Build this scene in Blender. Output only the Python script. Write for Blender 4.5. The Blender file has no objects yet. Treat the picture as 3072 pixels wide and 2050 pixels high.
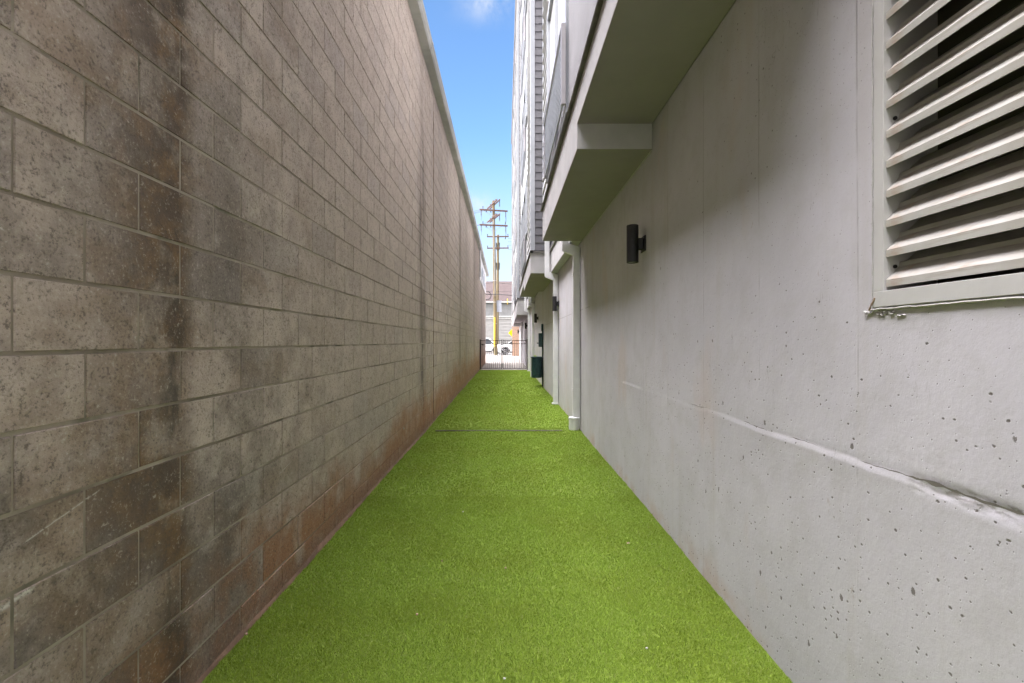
import bpy, bmesh, math, random
import numpy as np
from mathutils import Vector, noise as mnoise
random.seed(7); rng = np.random.default_rng(7)
S = bpy.context.scene; COL = S.collection
R = math.radians
EYE = 1.40            # eye height; X right, Y away from the camera, Z up

# ------------------------------------------------------------------ camera
cd = bpy.data.cameras.new("camera"); cam = bpy.data.objects.new("camera", cd); COL.objects.link(cam)
cam.location = (0, 0, EYE); cam.rotation_euler = (R(90), 0, 0)
cd.sensor_width = 36; cd.lens = 16.32; cd.shift_x = 0.0068; cd.clip_start = 0.05; cd.clip_end = 2000
S.camera = cam

# ------------------------------------------------------------------ light
SUN_EL, SUN_AZ = 33.0, 292.0     # azimuth: clockwise from +Y seen from above (left, slightly behind)
S.view_settings.view_transform = 'Standard'; S.view_settings.look = 'None'
S.view_settings.gamma = 1; S.view_settings.use_curve_mapping = False
S.view_settings.exposure = 1.2
def sun_setup():
    az = R(SUN_AZ - 60)          # 232 deg: from the left and behind the viewer
    d = Vector((math.sin(az)*math.cos(R(SUN_EL)), math.cos(az)*math.cos(R(SUN_EL)), math.sin(R(SUN_EL))))
    l = bpy.data.lights.new("sun", 'SUN'); o = bpy.data.objects.new("sun", l); COL.objects.link(o)
    l.energy = 0.7; l.angle = R(3); l.color = (1.0, 0.94, 0.84)
    o.rotation_euler = (-d).to_track_quat('-Z', 'Y').to_euler()
    return az
SUN_AZR = None
w = bpy.data.worlds.new("World"); S.world = w; w.use_nodes = True
class NT:
    def __init__(s, tree): s.t = tree; s.n = tree.nodes; s.l = tree.links
    def new(s, typ, **kw):
        n = s.n.new(typ)
        for k, v in kw.items(): setattr(n, k, v)
        return n
    def link(s, a, b): s.l.new(a, b)
    def put(s, sock, v):
        if isinstance(v, bpy.types.NodeSocket): s.l.new(v, sock)
        elif isinstance(v, (tuple, list)):
            v = tuple(v)
            if len(v) == 3 and sock.type == 'RGBA': v = v + (1,)
            sock.default_value = v
        else: sock.default_value = v
    def m(s, op, a, b=0.0, c=0.0, clamp=False):
        n = s.new('ShaderNodeMath', operation=op, use_clamp=clamp)
        s.put(n.inputs[0], a); s.put(n.inputs[1], b); s.put(n.inputs[2], c); return n.outputs[0]
    def add(s, a, b): return s.m('ADD', a, b)
    def sub(s, a, b): return s.m('SUBTRACT', a, b)
    def mul(s, a, b): return s.m('MULTIPLY', a, b)
    def ss(s, v, a, b, lo=0.0, hi=1.0):
        n = s.new('ShaderNodeMapRange', interpolation_type='SMOOTHSTEP')
        for i, q in enumerate((v, a, b, lo, hi)): s.put(n.inputs[i], q)
        return n.outputs[0]
    def gauss(s, v, c, wd):
        d = s.m('DIVIDE', s.sub(v, c), wd); return s.m('EXPONENT', s.mul(s.mul(d, d), -1.0))
    def mix(s, f, a, b, mode='MIX'):
        n = s.new('ShaderNodeMix', data_type='RGBA', blend_type=mode)
        s.put(n.inputs[0], f); s.put(n.inputs[6], a); s.put(n.inputs[7], b); return n.outputs[2]
    def noise(s, vec, scale, detail=4, rough=.55, dist=0.0):
        n = s.new('ShaderNodeTexNoise'); s.put(n.inputs['Vector'], vec); n.inputs['Scale'].default_value = scale
        n.inputs['Detail'].default_value = detail; n.inputs['Roughness'].default_value = rough
        n.inputs['Distortion'].default_value = dist; return n.outputs['Fac']
    def vor(s, vec, scale, feature='F1', rand=1.0):
        n = s.new('ShaderNodeTexVoronoi', feature=feature); s.put(n.inputs['Vector'], vec)
        n.inputs['Scale'].default_value = scale; n.inputs['Randomness'].default_value = rand
        return n
    def scale(s, vec, v):
        n = s.new('ShaderNodeVectorMath', operation='MULTIPLY'); s.put(n.inputs[0], vec); n.inputs[1].default_value = v
        return n.outputs[0]
    def addv(s, a, b):
        n = s.new('ShaderNodeVectorMath', operation='ADD'); s.put(n.inputs[0], a); s.put(n.inputs[1], b)
        return n.outputs[0]
    def coord(s, which='Object'): return s.new('ShaderNodeTexCoord').outputs[which]
    def sep(s, v):
        n = s.new('ShaderNodeSeparateXYZ'); s.put(n.inputs[0], v); return n.outputs

def build_world():
    az = sun_setup()
    n = NT(w.node_tree); bg = n.n['Background']
    sky = n.new('ShaderNodeTexSky', sky_type='NISHITA'); sky.sun_disc = False
    sky.sun_elevation = R(SUN_EL); sky.sun_rotation = az; sky.air_density = 1.0; sky.dust_density = 0.6; sky.ozone_density = 1.5
    v = n.coord('Generated'); x, y, z = n.sep(v)
    # clouds on a high flat layer: position = direction / height
    zz = n.m('MAXIMUM', z, 0.03)
    cx = n.m('DIVIDE', x, n.add(zz, .12)); cy = n.m('DIVIDE', y, n.add(zz, .12))
    cb = n.new('ShaderNodeCombineXYZ'); n.put(cb.inputs[0], cx); n.put(cb.inputs[1], cy)
    nz = n.noise(n.addv(cb.outputs[0], (3.1, .7, 0)), 1.3, 7, .6, .3)
    # cloud cover out of view, added for its light; wide blue opening towards the far end
    opening = n.m('ADD', n.add(n.mul(x, -.05), n.mul(y, .92)), n.mul(z, .38))
    cover = n.ss(opening, .80, .93, .30, .66)
    cloud = n.ss(nz, cover, n.add(cover, .14))
    yy = n.m('MAXIMUM', y, .05); u = n.m('DIVIDE', x, yy); vv = n.m('DIVIDE', z, yy)
    fro = n.m('GREATER_THAN', y, .2)
    wn = n.noise(n.scale(v, (1.3, 1, 1)), 9, 6, .6, .4)
    w1 = n.mul(n.mul(n.gauss(u, -.035, .055), n.ss(vv, .66, .75)), n.ss(wn, .34, .62))
    w2 = n.mul(n.mul(n.gauss(u, -.055, .022), n.gauss(vv, .300, .020)), n.ss(wn, .25, .55))
    cloud = n.m('MAXIMUM', cloud, n.mul(fro, n.mul(n.m('MAXIMUM', w1, w2), .75)))
    lowhaze = n.ss(z, .42, .02, 0.0, .95)
    blue = n.mix(1.0, sky.outputs[0], SKY_TINT, 'MULTIPLY')
    c1 = n.mix(lowhaze, blue, SKY_HAZE)
    # unseen bright cloud added to light the alley, strongest overhead and leaning left
    tilt = n.add(n.mul(x, -.27), n.mul(z, .963)); zen = n.ss(tilt, .80, .985); lo = n.mix(n.ss(x, -.25, -.85), SKY_CLOUD_LOW, SKY_FILL_LEFT); cl = n.mix(zen, lo, SKY_FILL_TOP)
    c2 = n.mix(n.mul(cloud, .93), c1, cl)
    n.put(bg.inputs[0], c2); bg.inputs[1].default_value = SKY_STRENGTH
SKY_STRENGTH = 0.12
SKY_TINT = (.92, 1.14, 1.32); SKY_HAZE = (3.2, 3.25, 3.5); SKY_FILL_LEFT = (15.0, 14.6, 14.8); SKY_FILL_TOP = (140.0, 134.0, 141.0); SKY_CLOUD_LOW = (3.6, 3.7, 3.9)
build_world()

# ------------------------------------------------------------------ materials
MATS = {}
def mat(name, fn):
    m = bpy.data.materials.new(name); m.use_nodes = True; n = NT(m.node_tree)
    b = n.n['Principled BSDF']; fn(n, b); MATS[name] = m; return m
def bump(n, b, h, strength=.5, dist=.01, prev=None):
    k = n.new('ShaderNodeBump'); k.inputs['Strength'].default_value = strength; k.inputs['Distance'].default_value = dist
    n.put(k.inputs['Height'], h)
    if prev is not None: n.put(k.inputs['Normal'], prev)
    n.put(b.inputs['Normal'], k.outputs[0]); return k.outputs[0]
def simple(name, col, rough=.6, metal=0, var=.12, vs=3.0, bs=0.15, bscale=60, bd=.004, spec=.5):
    def fn(n, b):
        c = n.coord(); nz = n.noise(c, vs, 5)
        f = n.ss(nz, .3, .7, 1-var, 1+var)
        cc = n.new('ShaderNodeVectorMath', operation='SCALE'); cc.inputs[0].default_value = col; n.put(cc.inputs['Scale'], f)
        n.put(b.inputs['Base Color'], cc.outputs[0]); b.inputs['Roughness'].default_value = rough
        b.inputs['Metallic'].default_value = metal; b.inputs['Specular IOR Level'].default_value = spec
        if bs: bump(n, b, n.noise(c, bscale, 4), bs, bd)
    return mat(name, fn)

def f_block(n, b):
    c = n.coord(); x, y, z = n.sep(c)
    at = n.new('ShaderNodeAttribute', attribute_name='rnd').outputs['Fac']
    at2 = n.new('ShaderNodeAttribute', attribute_name='rnd2').outputs['Fac']
    low = n.noise(c, 1.1, 5, .6); mid = n.noise(c, 7, 5, .65); fine = n.noise(c, 160, 3, .7)
    streak = n.noise(n.scale(c, (1, 5.5, .22)), 1.3, 4, .6)
    base = n.mix(at, (.485, .400, .345), (.545, .458, .398))
    base = n.mix(n.ss(at2, .78, 1.0), base, (.475, .405, .365))
    base = n.mix(n.ss(mid, .35, .75, 0, .42), base, (.335, .285, .24))
    # further along the wall blocks are cleaner and more even
    near = n.ss(y, 4.2, 1.2)
    low_h = n.ss(z, 2.4, .3)
    # broad damp grime close to the viewer and low down
    g = n.mul(n.mul(near, n.ss(n.add(n.add(n.mul(low, .6), n.mul(mid, .4)), n.mul(at2, .16)), .46, .68)), n.add(.5, n.mul(low_h, .5)))
    base = n.mix(n.mul(g, .85), base, (.125, .104, .090))
    ru = n.mul(n.ss(n.noise(n.scale(c, (1, 1, 1.4)), 2.6, 4), .48, .66), n.mul(near, .5))
    base = n.mix(ru, base, (.25, .165, .10))
    # dark water stain with a hard edge near y = 1.8
    jag = n.add(y, n.mul(n.sub(mid, .5), .10))
    jag2 = n.add(jag, n.mul(n.sub(n.noise(n.scale(c, (1, 1, .8)), 2.3, 5, .65), .5), .55))
    st1 = n.mul(n.ss(jag2, 1.25, 1.78), n.ss(n.add(y, n.mul(n.sub(n.noise(n.scale(c, (1, 1, 1.6)), 6, 5, .7), .5), .16)), 1.90, 1.78))
    st1 = n.mul(st1, n.ss(n.add(n.mul(low, .9), n.mul(at2, .12)), .30, .54, .50, 1.0))
    base = n.mix(n.mul(st1, .92), base, n.mix(n.ss(mid, .42, .62), (.095, .066, .045), (.20, .122, .062)))
    blk = n.mul(n.gauss(y, 1.76, .075), n.ss(n.noise(n.scale(c, (1, 1.4, .7)), 4.2, 5, .7), .50, .66))
    base = n.mix(n.mul(blk, .75), base, (.055, .052, .040))
    st1b = n.mul(n.gauss(jag, 2.12, .20), n.mul(n.ss(low, .40, .6), n.ss(z, 3.2, 1.6)))
    base = n.mix(n.mul(st1b, .55), base, (.115, .095, .08))
    # leaks under the gutter joints
    wob = n.add(y, n.mul(n.sub(n.noise(n.scale(c, (1, 1, .5)), 1.7, 4), .5), .5))
    st = n.mul(n.gauss(wob, 7.02, .24), n.ss(n.noise(n.scale(c, (1, 3, .55)), 1.9, 5, .65), .34, .62, .25, 1.0))
    st = n.mul(st, n.ss(z, 5.5, 3.2, .35, 1))
    base = n.mix(n.mul(st, .82), base, (.085, .068, .055))
    for yc, wd, am in ((12.9, .26, .7), (14.9, .16, .35), (18.8, .42, .6), (10.1, .16, .25), (24.6, .5, .45)):
        s2 = n.mul(n.gauss(wob, yc, wd), n.ss(n.noise(n.scale(c, (1, 2, .4)), 1.6, 4), .36, .62, .2, 1))
        base = n.mix(n.mul(s2, am), base, (.11, .09, .075))
    # red clay splash along the foot of the wall
    hh = n.add(z, n.mul(n.sub(low, .5), -1.1))
    top = n.ss(y, 2.5, 16, .50, 1.08)
    cl = n.ss(n.m('DIVIDE', hh, top), 1.15, .25)
    cl = n.mul(cl, n.ss(n.add(n.add(n.mul(at, .30), mid), n.mul(n.ss(y, 1.6, 6), .45)), .36, .85))
    cl = n.mul(cl, n.ss(y, 1.4, 2.6, .5, 1))
    base = n.mix(n.mul(cl, .85), base, (.37, .180, .090))
    damp = n.mul(n.ss(z, .17, .03), .35)
    base = n.mix(damp, base, (.19, .145, .125))
    # greenish paint rubs about mid wall
    gp = n.mul(n.mul(n.ss(n.noise(n.addv(n.scale(c, (1, .9, 2.2)), (0, 5, 3)), 1.8, 3), .62, .74), n.ss(z, 2.3, 1.7)), n.ss(y, 3.2, 4))
    base = n.mix(n.mul(gp, .18), base, (.21, .235, .22))
    lt = n.ss(n.noise(n.addv(c, (0, 6, 2)), 4.4, 5, .65), .50, .70)
    base = n.mix(n.mul(lt, .38), base, (.60, .53, .455))
    dk = n.ss(n.noise(n.addv(n.scale(c, (1, 1.2, .8)), (0, 1, 8)), 3.2, 6, .7), .54, .72)
    base = n.mix(n.mul(dk, n.ss(y, 6.5, 1.5, .10, .45)), base, (.17, .135, .10))
    for (ya, za, yb, zb, wd, am) in ((1.20, .874, 1.44, .944, .0022, .6), (1.05, .725, 1.24, .748, .007, .9), (2.55, .66, 2.72, .70, .0016, .5), (2.62, 1.02, 2.86, 1.05, .003, .35), (1.10, 1.70, 1.17, 1.675, .003, .6)):
        sl = (zb-za)/(yb-ya); off = n.sub(n.sub(z, za), n.mul(n.sub(y, ya), sl))
        ms = n.mul(n.gauss(n.add(off, n.mul(n.sub(n.noise(c, 30, 3), .5), wd*2)), 0, wd), n.mul(n.ss(y, ya, ya+.02), n.ss(y, yb, yb-.02)))
        base = n.mix(n.mul(n.mul(ms, n.ss(n.noise(c, 55, 3), .32, .5)), am), base, (.72, .69, .64))
    # scuffs and pale scratches
    sc = n.noise(n.scale(n.addv(c, (0, 0, 0)), (1, 1.6, 8)), 2.4, 5, .6, .5)
    scm = n.mul(n.ss(n.m('ABSOLUTE', n.sub(sc, .5)), .010, .002), n.ss(n.noise(c, 1.9, 2), .62, .70))
    base = n.mix(n.mul(scm, .5), base, (.42, .38, .32))
    # chipped aggregate: dark pores and light grains
    vo = n.vor(n.addv(c, (0, 0, 0)), 110); vd = vo.outputs['Distance']
    pore = n.mul(n.ss(vd, .20, .10), n.ss(n.noise(c, 26, 2), .46, .62))
    vo2 = n.vor(n.addv(c, (4, 2, 1)), 75)
    vcol = n.sep(vo2.outputs['Color'])
    grain = n.mul(n.ss(vo2.outputs['Distance'], .22, .13), n.ss(vcol[0], .80, .86))
    base = n.mix(n.mul(pore, .62), base, (.075, .062, .05))
    base = n.mix(n.mul(grain, .5), base, (.52, .46, .38))
    gr1 = n.noise(c, 95, 4, .75); gr2 = n.noise(c, 34, 4, .7)
    gsum = n.add(n.mul(gr1, .6), n.mul(gr2, .4))
    base = n.mix(n.ss(gsum, .50, .36, 0, .78), base, (.11, .093, .078))
    base = n.mix(n.ss(gsum, .54, .66, 0, .62), base, (.58, .53, .46))
    n.put(b.inputs['Base Color'], base)
    b.inputs['Roughness'].default_value = .93; b.inputs['Specular IOR Level'].default_value = .25
    h = n.add(n.mul(gsum, 1.5), n.mul(pore, -.75))
    h = n.add(h, n.mul(n.noise(c, 14, 3), .6))
    bump(n, b, h, .75, .008)
mat('block', f_block)
def f_mortar(n, b):
    c = n.coord(); x, y, z = n.sep(c)
    k = n.mix(n.ss(n.noise(c, 2.2, 4), .35, .65), (.25, .212, .17), (.44, .385, .32))
    k = n.mix(n.mul(n.ss(n.noise(c, 5, 3), .55, .7), .6), k, (.07, .08, .045))
    k = n.mix(n.mul(n.ss(z, .8, .1), n.ss(y, 1.5, 5)), k, (.26, .15, .085))
    n.put(b.inputs['Base Color'], k); b.inputs['Roughness'].default_value = .95
    bump(n, b, n.noise(c, 90, 4), .6, .004)
mat('mortar', f_mortar)

def f_conc(n, b):
    c = n.coord(); x, y, z = n.sep(c)
    low = n.noise(c, .9, 5, .55); mid = n.noise(c, 5, 5, .6)
    col = n.mix(n.ss(low, .3, .7), (.472, .460, .488), (.550, .533, .566))
    col = n.mix(n.mul(n.ss(mid, .45, .70), .42), col, (.425, .412, .412))
    stv = n.noise(n.scale(c, (1, 6, .25)), 1.2, 5, .6)
    col = n.mix(n.mul(n.ss(stv, .50, .68), .28), col, (.42, .39, .35))
    pk = n.mul(n.ss(n.noise(n.scale(n.addv(c, (0, 7, 0)), (1, 1.5, .6)), 1.4, 4), .56, .70), .40)
    col = n.mix(pk, col, (.50, .405, .35))
    # clay dust along the foot
    ft = n.mul(n.mul(n.ss(n.add(z, n.mul(n.sub(low, .5), -.8)), .12, -.05), n.ss(mid, .35, .6)), .5)
    col = n.mix(ft, col, (.46, .33, .25))
    # form board seams every 0.61 m
    ph = n.m('ABSOLUTE', n.sub(n.m('FRACT', n.m('DIVIDE', n.add(n.sub(y, 1.57), n.mul(n.sub(mid, .5), .006)), .61)), .5))
    seam = n.ss(ph, .4900, .4985)
    sm = n.ss(n.noise(n.scale(c, (1, .5, 2.4)), 1.2, 4), .38, .62)
    col = n.mix(n.mul(n.mul(seam, sm), .48), col, (.22, .205, .19))
    # short vertical brush/board streaks further along
    br = n.noise(n.scale(c, (1, 16, .5)), 1.5, 4, .6)
    fa = n.ss(y, 4.2, 7.0)
    col = n.mix(n.mul(n.mul(n.ss(br, .54, .68), fa), .32), col, (.33, .29, .25))
    # bug holes: more of them low down
    v1 = n.vor(n.scale(n.addv(n.addv(c, (0, 0, 0)), (0, 0, 0)), (1, .85, 1.1)), 34); k1 = n.sep(v1.outputs['Color'])
    dens = n.ss(n.add(z, n.mul(n.sub(low, .5), 1.2)), 1.7, .4, .62, .22)
    size = n.add(.07, n.mul(k1[1], .15))
    dw = n.add(v1.outputs['Distance'], n.mul(n.sub(n.noise(c, 120, 4, .7), .5), .26))
    hole = n.mul(n.ss(dw, size, n.mul(size, .55)), n.m('GREATER_THAN', k1[0], dens))
    v2 = n.vor(n.scale(n.addv(c, (0, 3.3, 1.7)), (1, 1, .8)), 62); k2 = n.sep(v2.outputs['Color'])
    clus = n.ss(n.noise(c, 2.4, 3), .38, .62, .14, .5)
    hole2 = n.mul(n.ss(v2.outputs['Distance'], n.add(.07, n.mul(k2[1], .10)), .05), n.m('GREATER_THAN', k2[0], n.sub(.97, clus)))
    v3 = n.vor(n.scale(n.addv(c, (0, 1.3, 5.7)), (1, 1.0, .62)), 9); k3 = n.sep(v3.outputs['Color'])
    d3 = n.add(v3.outputs['Distance'], n.mul(n.sub(n.noise(c, 48, 5, .75), .5), .24))
    hole3 = n.mul(n.ss(d3, .075, .05), n.m('GREATER_THAN', k3[0], n.ss(z, 1.6, .9, .76, .42)))
    nr = n.ss(y, 9, 2.5)
    hh = n.m('MAXIMUM', n.m('MAXIMUM', n.mul(hole, .95), n.mul(hole2, .8)), n.mul(hole3, .9))
    hh = n.mul(hh, n.m('MAXIMUM', nr, .35))
    col = n.mix(n.mul(hh, .88), col, (.10, .085, .068))
    rust = n.mul(n.ss(n.noise(n.scale(n.addv(c, (0, 2, 9)), (1, 3, 1.2)), 5.5, 4, .6), .70, .76), .45)
    col = n.mix(rust, col, (.33, .27, .21))
    ln = n.noise(n.scale(n.addv(c, (0, 4, 2)), (1, 5, 1.1)), 3.1, 4, .6, .6)
    col = n.mix(n.mul(n.mul(n.ss(n.m('ABSOLUTE', n.sub(ln, .5)), .006, .001), n.ss(n.noise(n.addv(c, (0, 8, 1)), 3.3, 2), .62, .68)), .5), col, (.22, .21, .19))
    dj = n.mul(n.mul(n.gauss(z, 1.000, .016), n.ss(y, 1.42, 1.28)), n.ss(n.noise(n.scale(c, (1, 2, 3)), 14, 5, .7), .46, .60))
    col = n.mix(n.mul(dj, .75), col, (.17, .15, .115))
    dj2 = n.mul(n.mul(n.gauss(n.add(z, n.mul(n.sub(mid, .5), .02)), 1.893, .0045), n.ss(y, 6.3, 6.6)), n.ss(n.noise(n.scale(c, (1, 2, 0)), 2, 3), .40, .5))
    col = n.mix(n.mul(dj2, .7), col, (.15, .14, .12))
    # hairline cracks
    ck = n.vor(n.addv(c, n.mul(n.noise(c, 3, 4), .5)), .55, 'DISTANCE_TO_EDGE').outputs['Distance']
    ckm = n.mul(n.ss(ck, .0014, .0004), n.ss(n.noise(c, 2.1, 2), .60, .66))
    col = n.mix(n.mul(ckm, .5), col, (.2, .19, .17))
    n.put(b.inputs['Base Color'], col); b.inputs['Roughness'].default_value = .75
    b.inputs['Specular IOR Level'].default_value = .25
    grit = n.noise(c, 130, 3, .7); col = n.mix(n.ss(grit, .56, .72, 0, .22), col, (.25, .24, .23)); n.put(b.inputs['Base Color'], col)
    h = n.add(n.mul(n.noise(c, 45, 5, .65), .26), n.mul(hh, -1.0))
    h = n.add(h, n.mul(n.noise(c, 6, 4, .5), .9)); h = n.add(h, n.mul(n.noise(c, 220, 2, .5), .06))
    h = n.add(h, n.mul(n.mul(seam, sm), .35))
    bump(n, b, h, .40, .010)
mat('concrete', f_conc)

def f_turf(n, b):
    c = n.coord(); x, y, z = n.sep(c)
    at = n.new('ShaderNodeAttribute', attribute_name='rnd').outputs['Fac']
    k = n.mix(at, (.170, .265, .020), (.320, .455, .062))
    k = n.mix(n.ss(n.noise(c, 1.6, 4), .4, .65, 0, .35), k, (.19, .245, .012))
    k = n.mix(n.mul(n.m('GREATER_THAN', at, .965), .7), k, (.40, .40, .18))
    n.put(b.inputs['Base Color'], k); b.inputs['Roughness'].default_value = .6
    b.inputs['Specular IOR Level'].default_value = .3
mat('turf_blade', f_turf)
def f_tbase(n, b):
    c = n.coord(); x, y, z = n.sep(c)
    nz = n.noise(n.scale(c, (1, .8, 1)), 170, 3, .7)
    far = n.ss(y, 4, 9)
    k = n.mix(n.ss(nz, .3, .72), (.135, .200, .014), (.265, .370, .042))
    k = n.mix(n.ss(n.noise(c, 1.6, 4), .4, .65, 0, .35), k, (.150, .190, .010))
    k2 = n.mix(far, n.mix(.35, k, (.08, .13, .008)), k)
    n.put(b.inputs['Base Color'], k2); b.inputs['Roughness'].default_value = .8
    bump(n, b, nz, .7, .02)
mat('turf_base', f_tbase)

simple('stucco', (.43, .42, .42), .9, var=.08, bs=.6, bscale=220, bd=.004, spec=.2)
simple('stucco_grey', (.255, .252, .26), .9, var=.05, bs=.8, bscale=160, bd=.006, spec=.2)
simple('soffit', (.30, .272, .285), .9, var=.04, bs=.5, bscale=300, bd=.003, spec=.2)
simple('siding_grey', (.115, .112, .122), .6, var=.06, bs=.2, bscale=30)
simple('siding_white', (.50, .50, .50), .6, var=.04, bs=.15, bscale=30)
simple('trim_white', (.33, .345, .37), .55, var=.05, bs=.1)
simple('flashing', (.135, .13, .11), .5, metal=.3, var=.25, vs=9)
simple('downspout_white', (.70, .70, .71), .35, var=.06, vs=5, bs=.08, bscale=25)
simple('downspout_grey', (.40, .40, .385), .4, var=.08, vs=5, bs=.08, bscale=25)
simple('rail_metal', (.40, .38, .39), .4, metal=.2, var=.1)
simple('black_metal', (.014, .013, .015), .55, var=.3, vs=20, bs=.3, bscale=200, bd=.002)
simple('lamp_lens', (.35, .36, .36), .2, var=.05)
simple('gate_black', (.020, .015, .013), .45, var=.4, vs=15)
simple('green_steel', (.010, .040, .048), .45, var=.45, vs=22, bs=.25, bscale=90)
simple('bag', (.33, .45, .05), .5)
simple('gutter', (.36, .355, .34), .5, var=.18, vs=2, bs=.15)
simple('apron_fascia', (.30, .27, .235), .7, var=.15)
simple('caulk', (.47, .46, .44), .5, var=.12, vs=30, bs=.6, bscale=70, bd=.006)
simple('caulk_tan', (.30, .215, .155), .6, var=.3, vs=30, bs=.6, bscale=70, bd=.006)
simple('clay', (.20, .125, .085), .95, var=.3, vs=6, bs=.6, bscale=50, bd=.01)
simple('blind', (.82, .82, .83), .12, var=.02, vs=1, bs=0)
simple('crack', (.13, .12, .10), .95)
simple('pebble', (.42, .28, .22), .8, var=.2, vs=40)
simple('pebble_white', (.42, .41, .38), .8, var=.2, vs=40)
simple('dead_leaf', (.10, .065, .03), .8, var=.3, vs=40)
simple('car_paint', (.80, .80, .81), .18, var=.01, bs=0)
simple('car_plastic', (.03, .03, .032), .6)
simple('tyre', (.022, .021, .022), .85)
simple('rim', (.45, .45, .47), .3, metal=.8)
simple('lamp_glass', (.7, .72, .75), .1, bs=0)
simple('sign_yellow', (.90, .58, .0), .45, var=.02, bs=0)
simple('sign_back', (.35, .35, .35), .5, metal=.6)
simple('guard_yellow', (.80, .52, .05), .5, var=.1)
simple('cabinet', (.43, .46, .52), .45, var=.06)
simple('wire', (.035, .03, .03), .6)
simple('insulator', (.06, .06, .065), .3)
simple('arm_wood', (.115, .065, .05), .85, var=.3, vs=6)
simple('sign_white', (.76, .75, .76), .6, var=.05, vs=2)
simple('sign_mark', (.30, .34, .42), .6, var=.2, vs=3)
simple('far_stucco', (.24, .245, .245), .9, var=.12, vs=2, bs=.5, bscale=20, bd=.03)
simple('far_trim', (.50, .50, .48), .6)
simple('far_siding', (.30, .295, .285), .7, var=.08, vs=1.5)
simple('roof_edge', (.10, .12, .10), .7)
simple('drive', (.225, .205, .18), .85, var=.12, vs=1.2, bs=.4, bscale=50)
simple('road', (.17, .165, .16), .9, var=.12, vs=2, bs=.5, bscale=60)
simple('ground', (.20, .19, .17), .95, var=.2, vs=.3)
simple('kerb', (.48, .46, .43), .85)
simple('roof_top', (.25, .25, .25), .9)
simple('gap_shade', (.085, .074, .060), .9, bs=0)  # dark colour painting shade in the turf cut and behind the louvres
def f_louver(n, b):
    c = n.coord(); k = n.mix(n.ss(n.noise(c, 4, 5), .35, .7), (.46, .45, .42), (.36, .34, .30))
    k = n.mix(n.mul(n.ss(n.noise(n.scale(c, (1, 1, 3)), 8, 4), .56, .70), .6), k, (.36, .27, .205))
    k = n.mix(n.mul(n.ss(n.noise(n.scale(c, (1, .25, 3)), 22, 4, .7), .54, .72), .45), k, (.28, .23, .18))
    n.put(b.inputs['Base Color'], k); b.inputs['Roughness'].default_value = .75; b.inputs['Specular IOR Level'].default_value = .2
    bump(n, b, n.noise(c, 60, 4), .15, .003)
mat('louver_metal', f_louver)
def f_frame(n, b):
    c = n.coord(); x, y, z = n.sep(c)
    k = n.mix(n.ss(n.noise(c, 3, 5), .35, .7), (.52, .515, .50), (.46, .45, .435))
    pe = n.mul(n.ss(n.sub(n.sub(z, VZ0), n.mul(n.sub(n.noise(n.scale(c, (1, .6, 1)), 17, 5, .6), .5), .085)), .003, .001), n.ss(n.noise(c, 9, 2), .48, .52))
    k = n.mix(n.mul(pe, .7), k, (.38, .285, .22))
    n.put(b.inputs['Base Color'], k); b.inputs['Roughness'].default_value = .5; bump(n, b, n.noise(c, 50, 4), .2, .003)
VZ0 = 1.508
mat('vent_frame', f_frame)
def f_glass(n, b):
    n.put(b.inputs['Base Color'], (.055, .06, .065)); b.inputs['Roughness'].default_value = .04
    b.inputs['IOR'].default_value = 1.6; b.inputs['Specular IOR Level'].default_value = .8
mat('glass', f_glass)
def f_pole(n, b):
    c = n.coord(); g = n.noise(n.scale(c, (9, 9, .5)), 2.0, 5, .7)
    k = n.mix(n.ss(g, .3, .7), (.13, .095, .05), (.26, .21, .125))
    k = n.mix(n.mul(n.ss(n.noise(n.scale(c, (1, 1, .3)), 1.2, 3), .5, .7), .45), k, (.17, .17, .10))
    n.put(b.inputs['Base Color'], k); b.inputs['Roughness'].default_value = .9; bump(n, b, g, .6, .02)
mat('pole_wood', f_pole)
def f_brick(n, b):
    c = n.coord(); x, y, z = n.sep(c); cb = n.new('ShaderNodeCombineXYZ'); n.put(cb.inputs[0], n.add(x, y)); n.put(cb.inputs[1], z)
    t = n.new('ShaderNodeTexBrick'); n.put(t.inputs['Vector'], cb.outputs[0])
    n.put(t.inputs['Color1'], (.40, .22, .14)); n.put(t.inputs['Color2'], (.30, .17, .11)); n.put(t.inputs['Mortar'], (.42, .38, .33))
    t.inputs['Scale'].default_value = 1; t.inputs['Brick Width'].default_value = .2; t.inputs['Row Height'].default_value = .075
    t.inputs['Mortar Size'].default_value = .008
    n.put(b.inputs['Base Color'], t.outputs['Color']); b.inputs['Roughness'].default_value = .9
    bump(n, b, t.outputs['Fac'], -.5, .01)
mat('brick', f_brick)
def f_shing(n, b):
    c = n.coord(); x, y, z = n.sep(c); cb = n.new('ShaderNodeCombineXYZ'); n.put(cb.inputs[0], x); n.put(cb.inputs[1], n.mul(z, 2))
    t = n.new('ShaderNodeTexBrick'); n.put(t.inputs['Vector'], cb.outputs[0])
    n.put(t.inputs['Color1'], (.050, .033, .032)); n.put(t.inputs['Color2'], (.068, .047, .045)); n.put(t.inputs['Mortar'], (.03, .022, .02))
    t.inputs['Scale'].default_value = 1; t.inputs['Brick Width'].default_value = .32; t.inputs['Row Height'].default_value = .16
    t.inputs['Mortar Size'].default_value = .01
    k = n.mix(n.ss(n.noise(c, 5, 3), .35, .7, 0, .5), t.outputs['Color'], (.07, .052, .05))
    n.put(b.inputs['Base Color'], k); b.inputs['Roughness'].default_value = .95
mat('shingle', f_shing)

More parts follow.
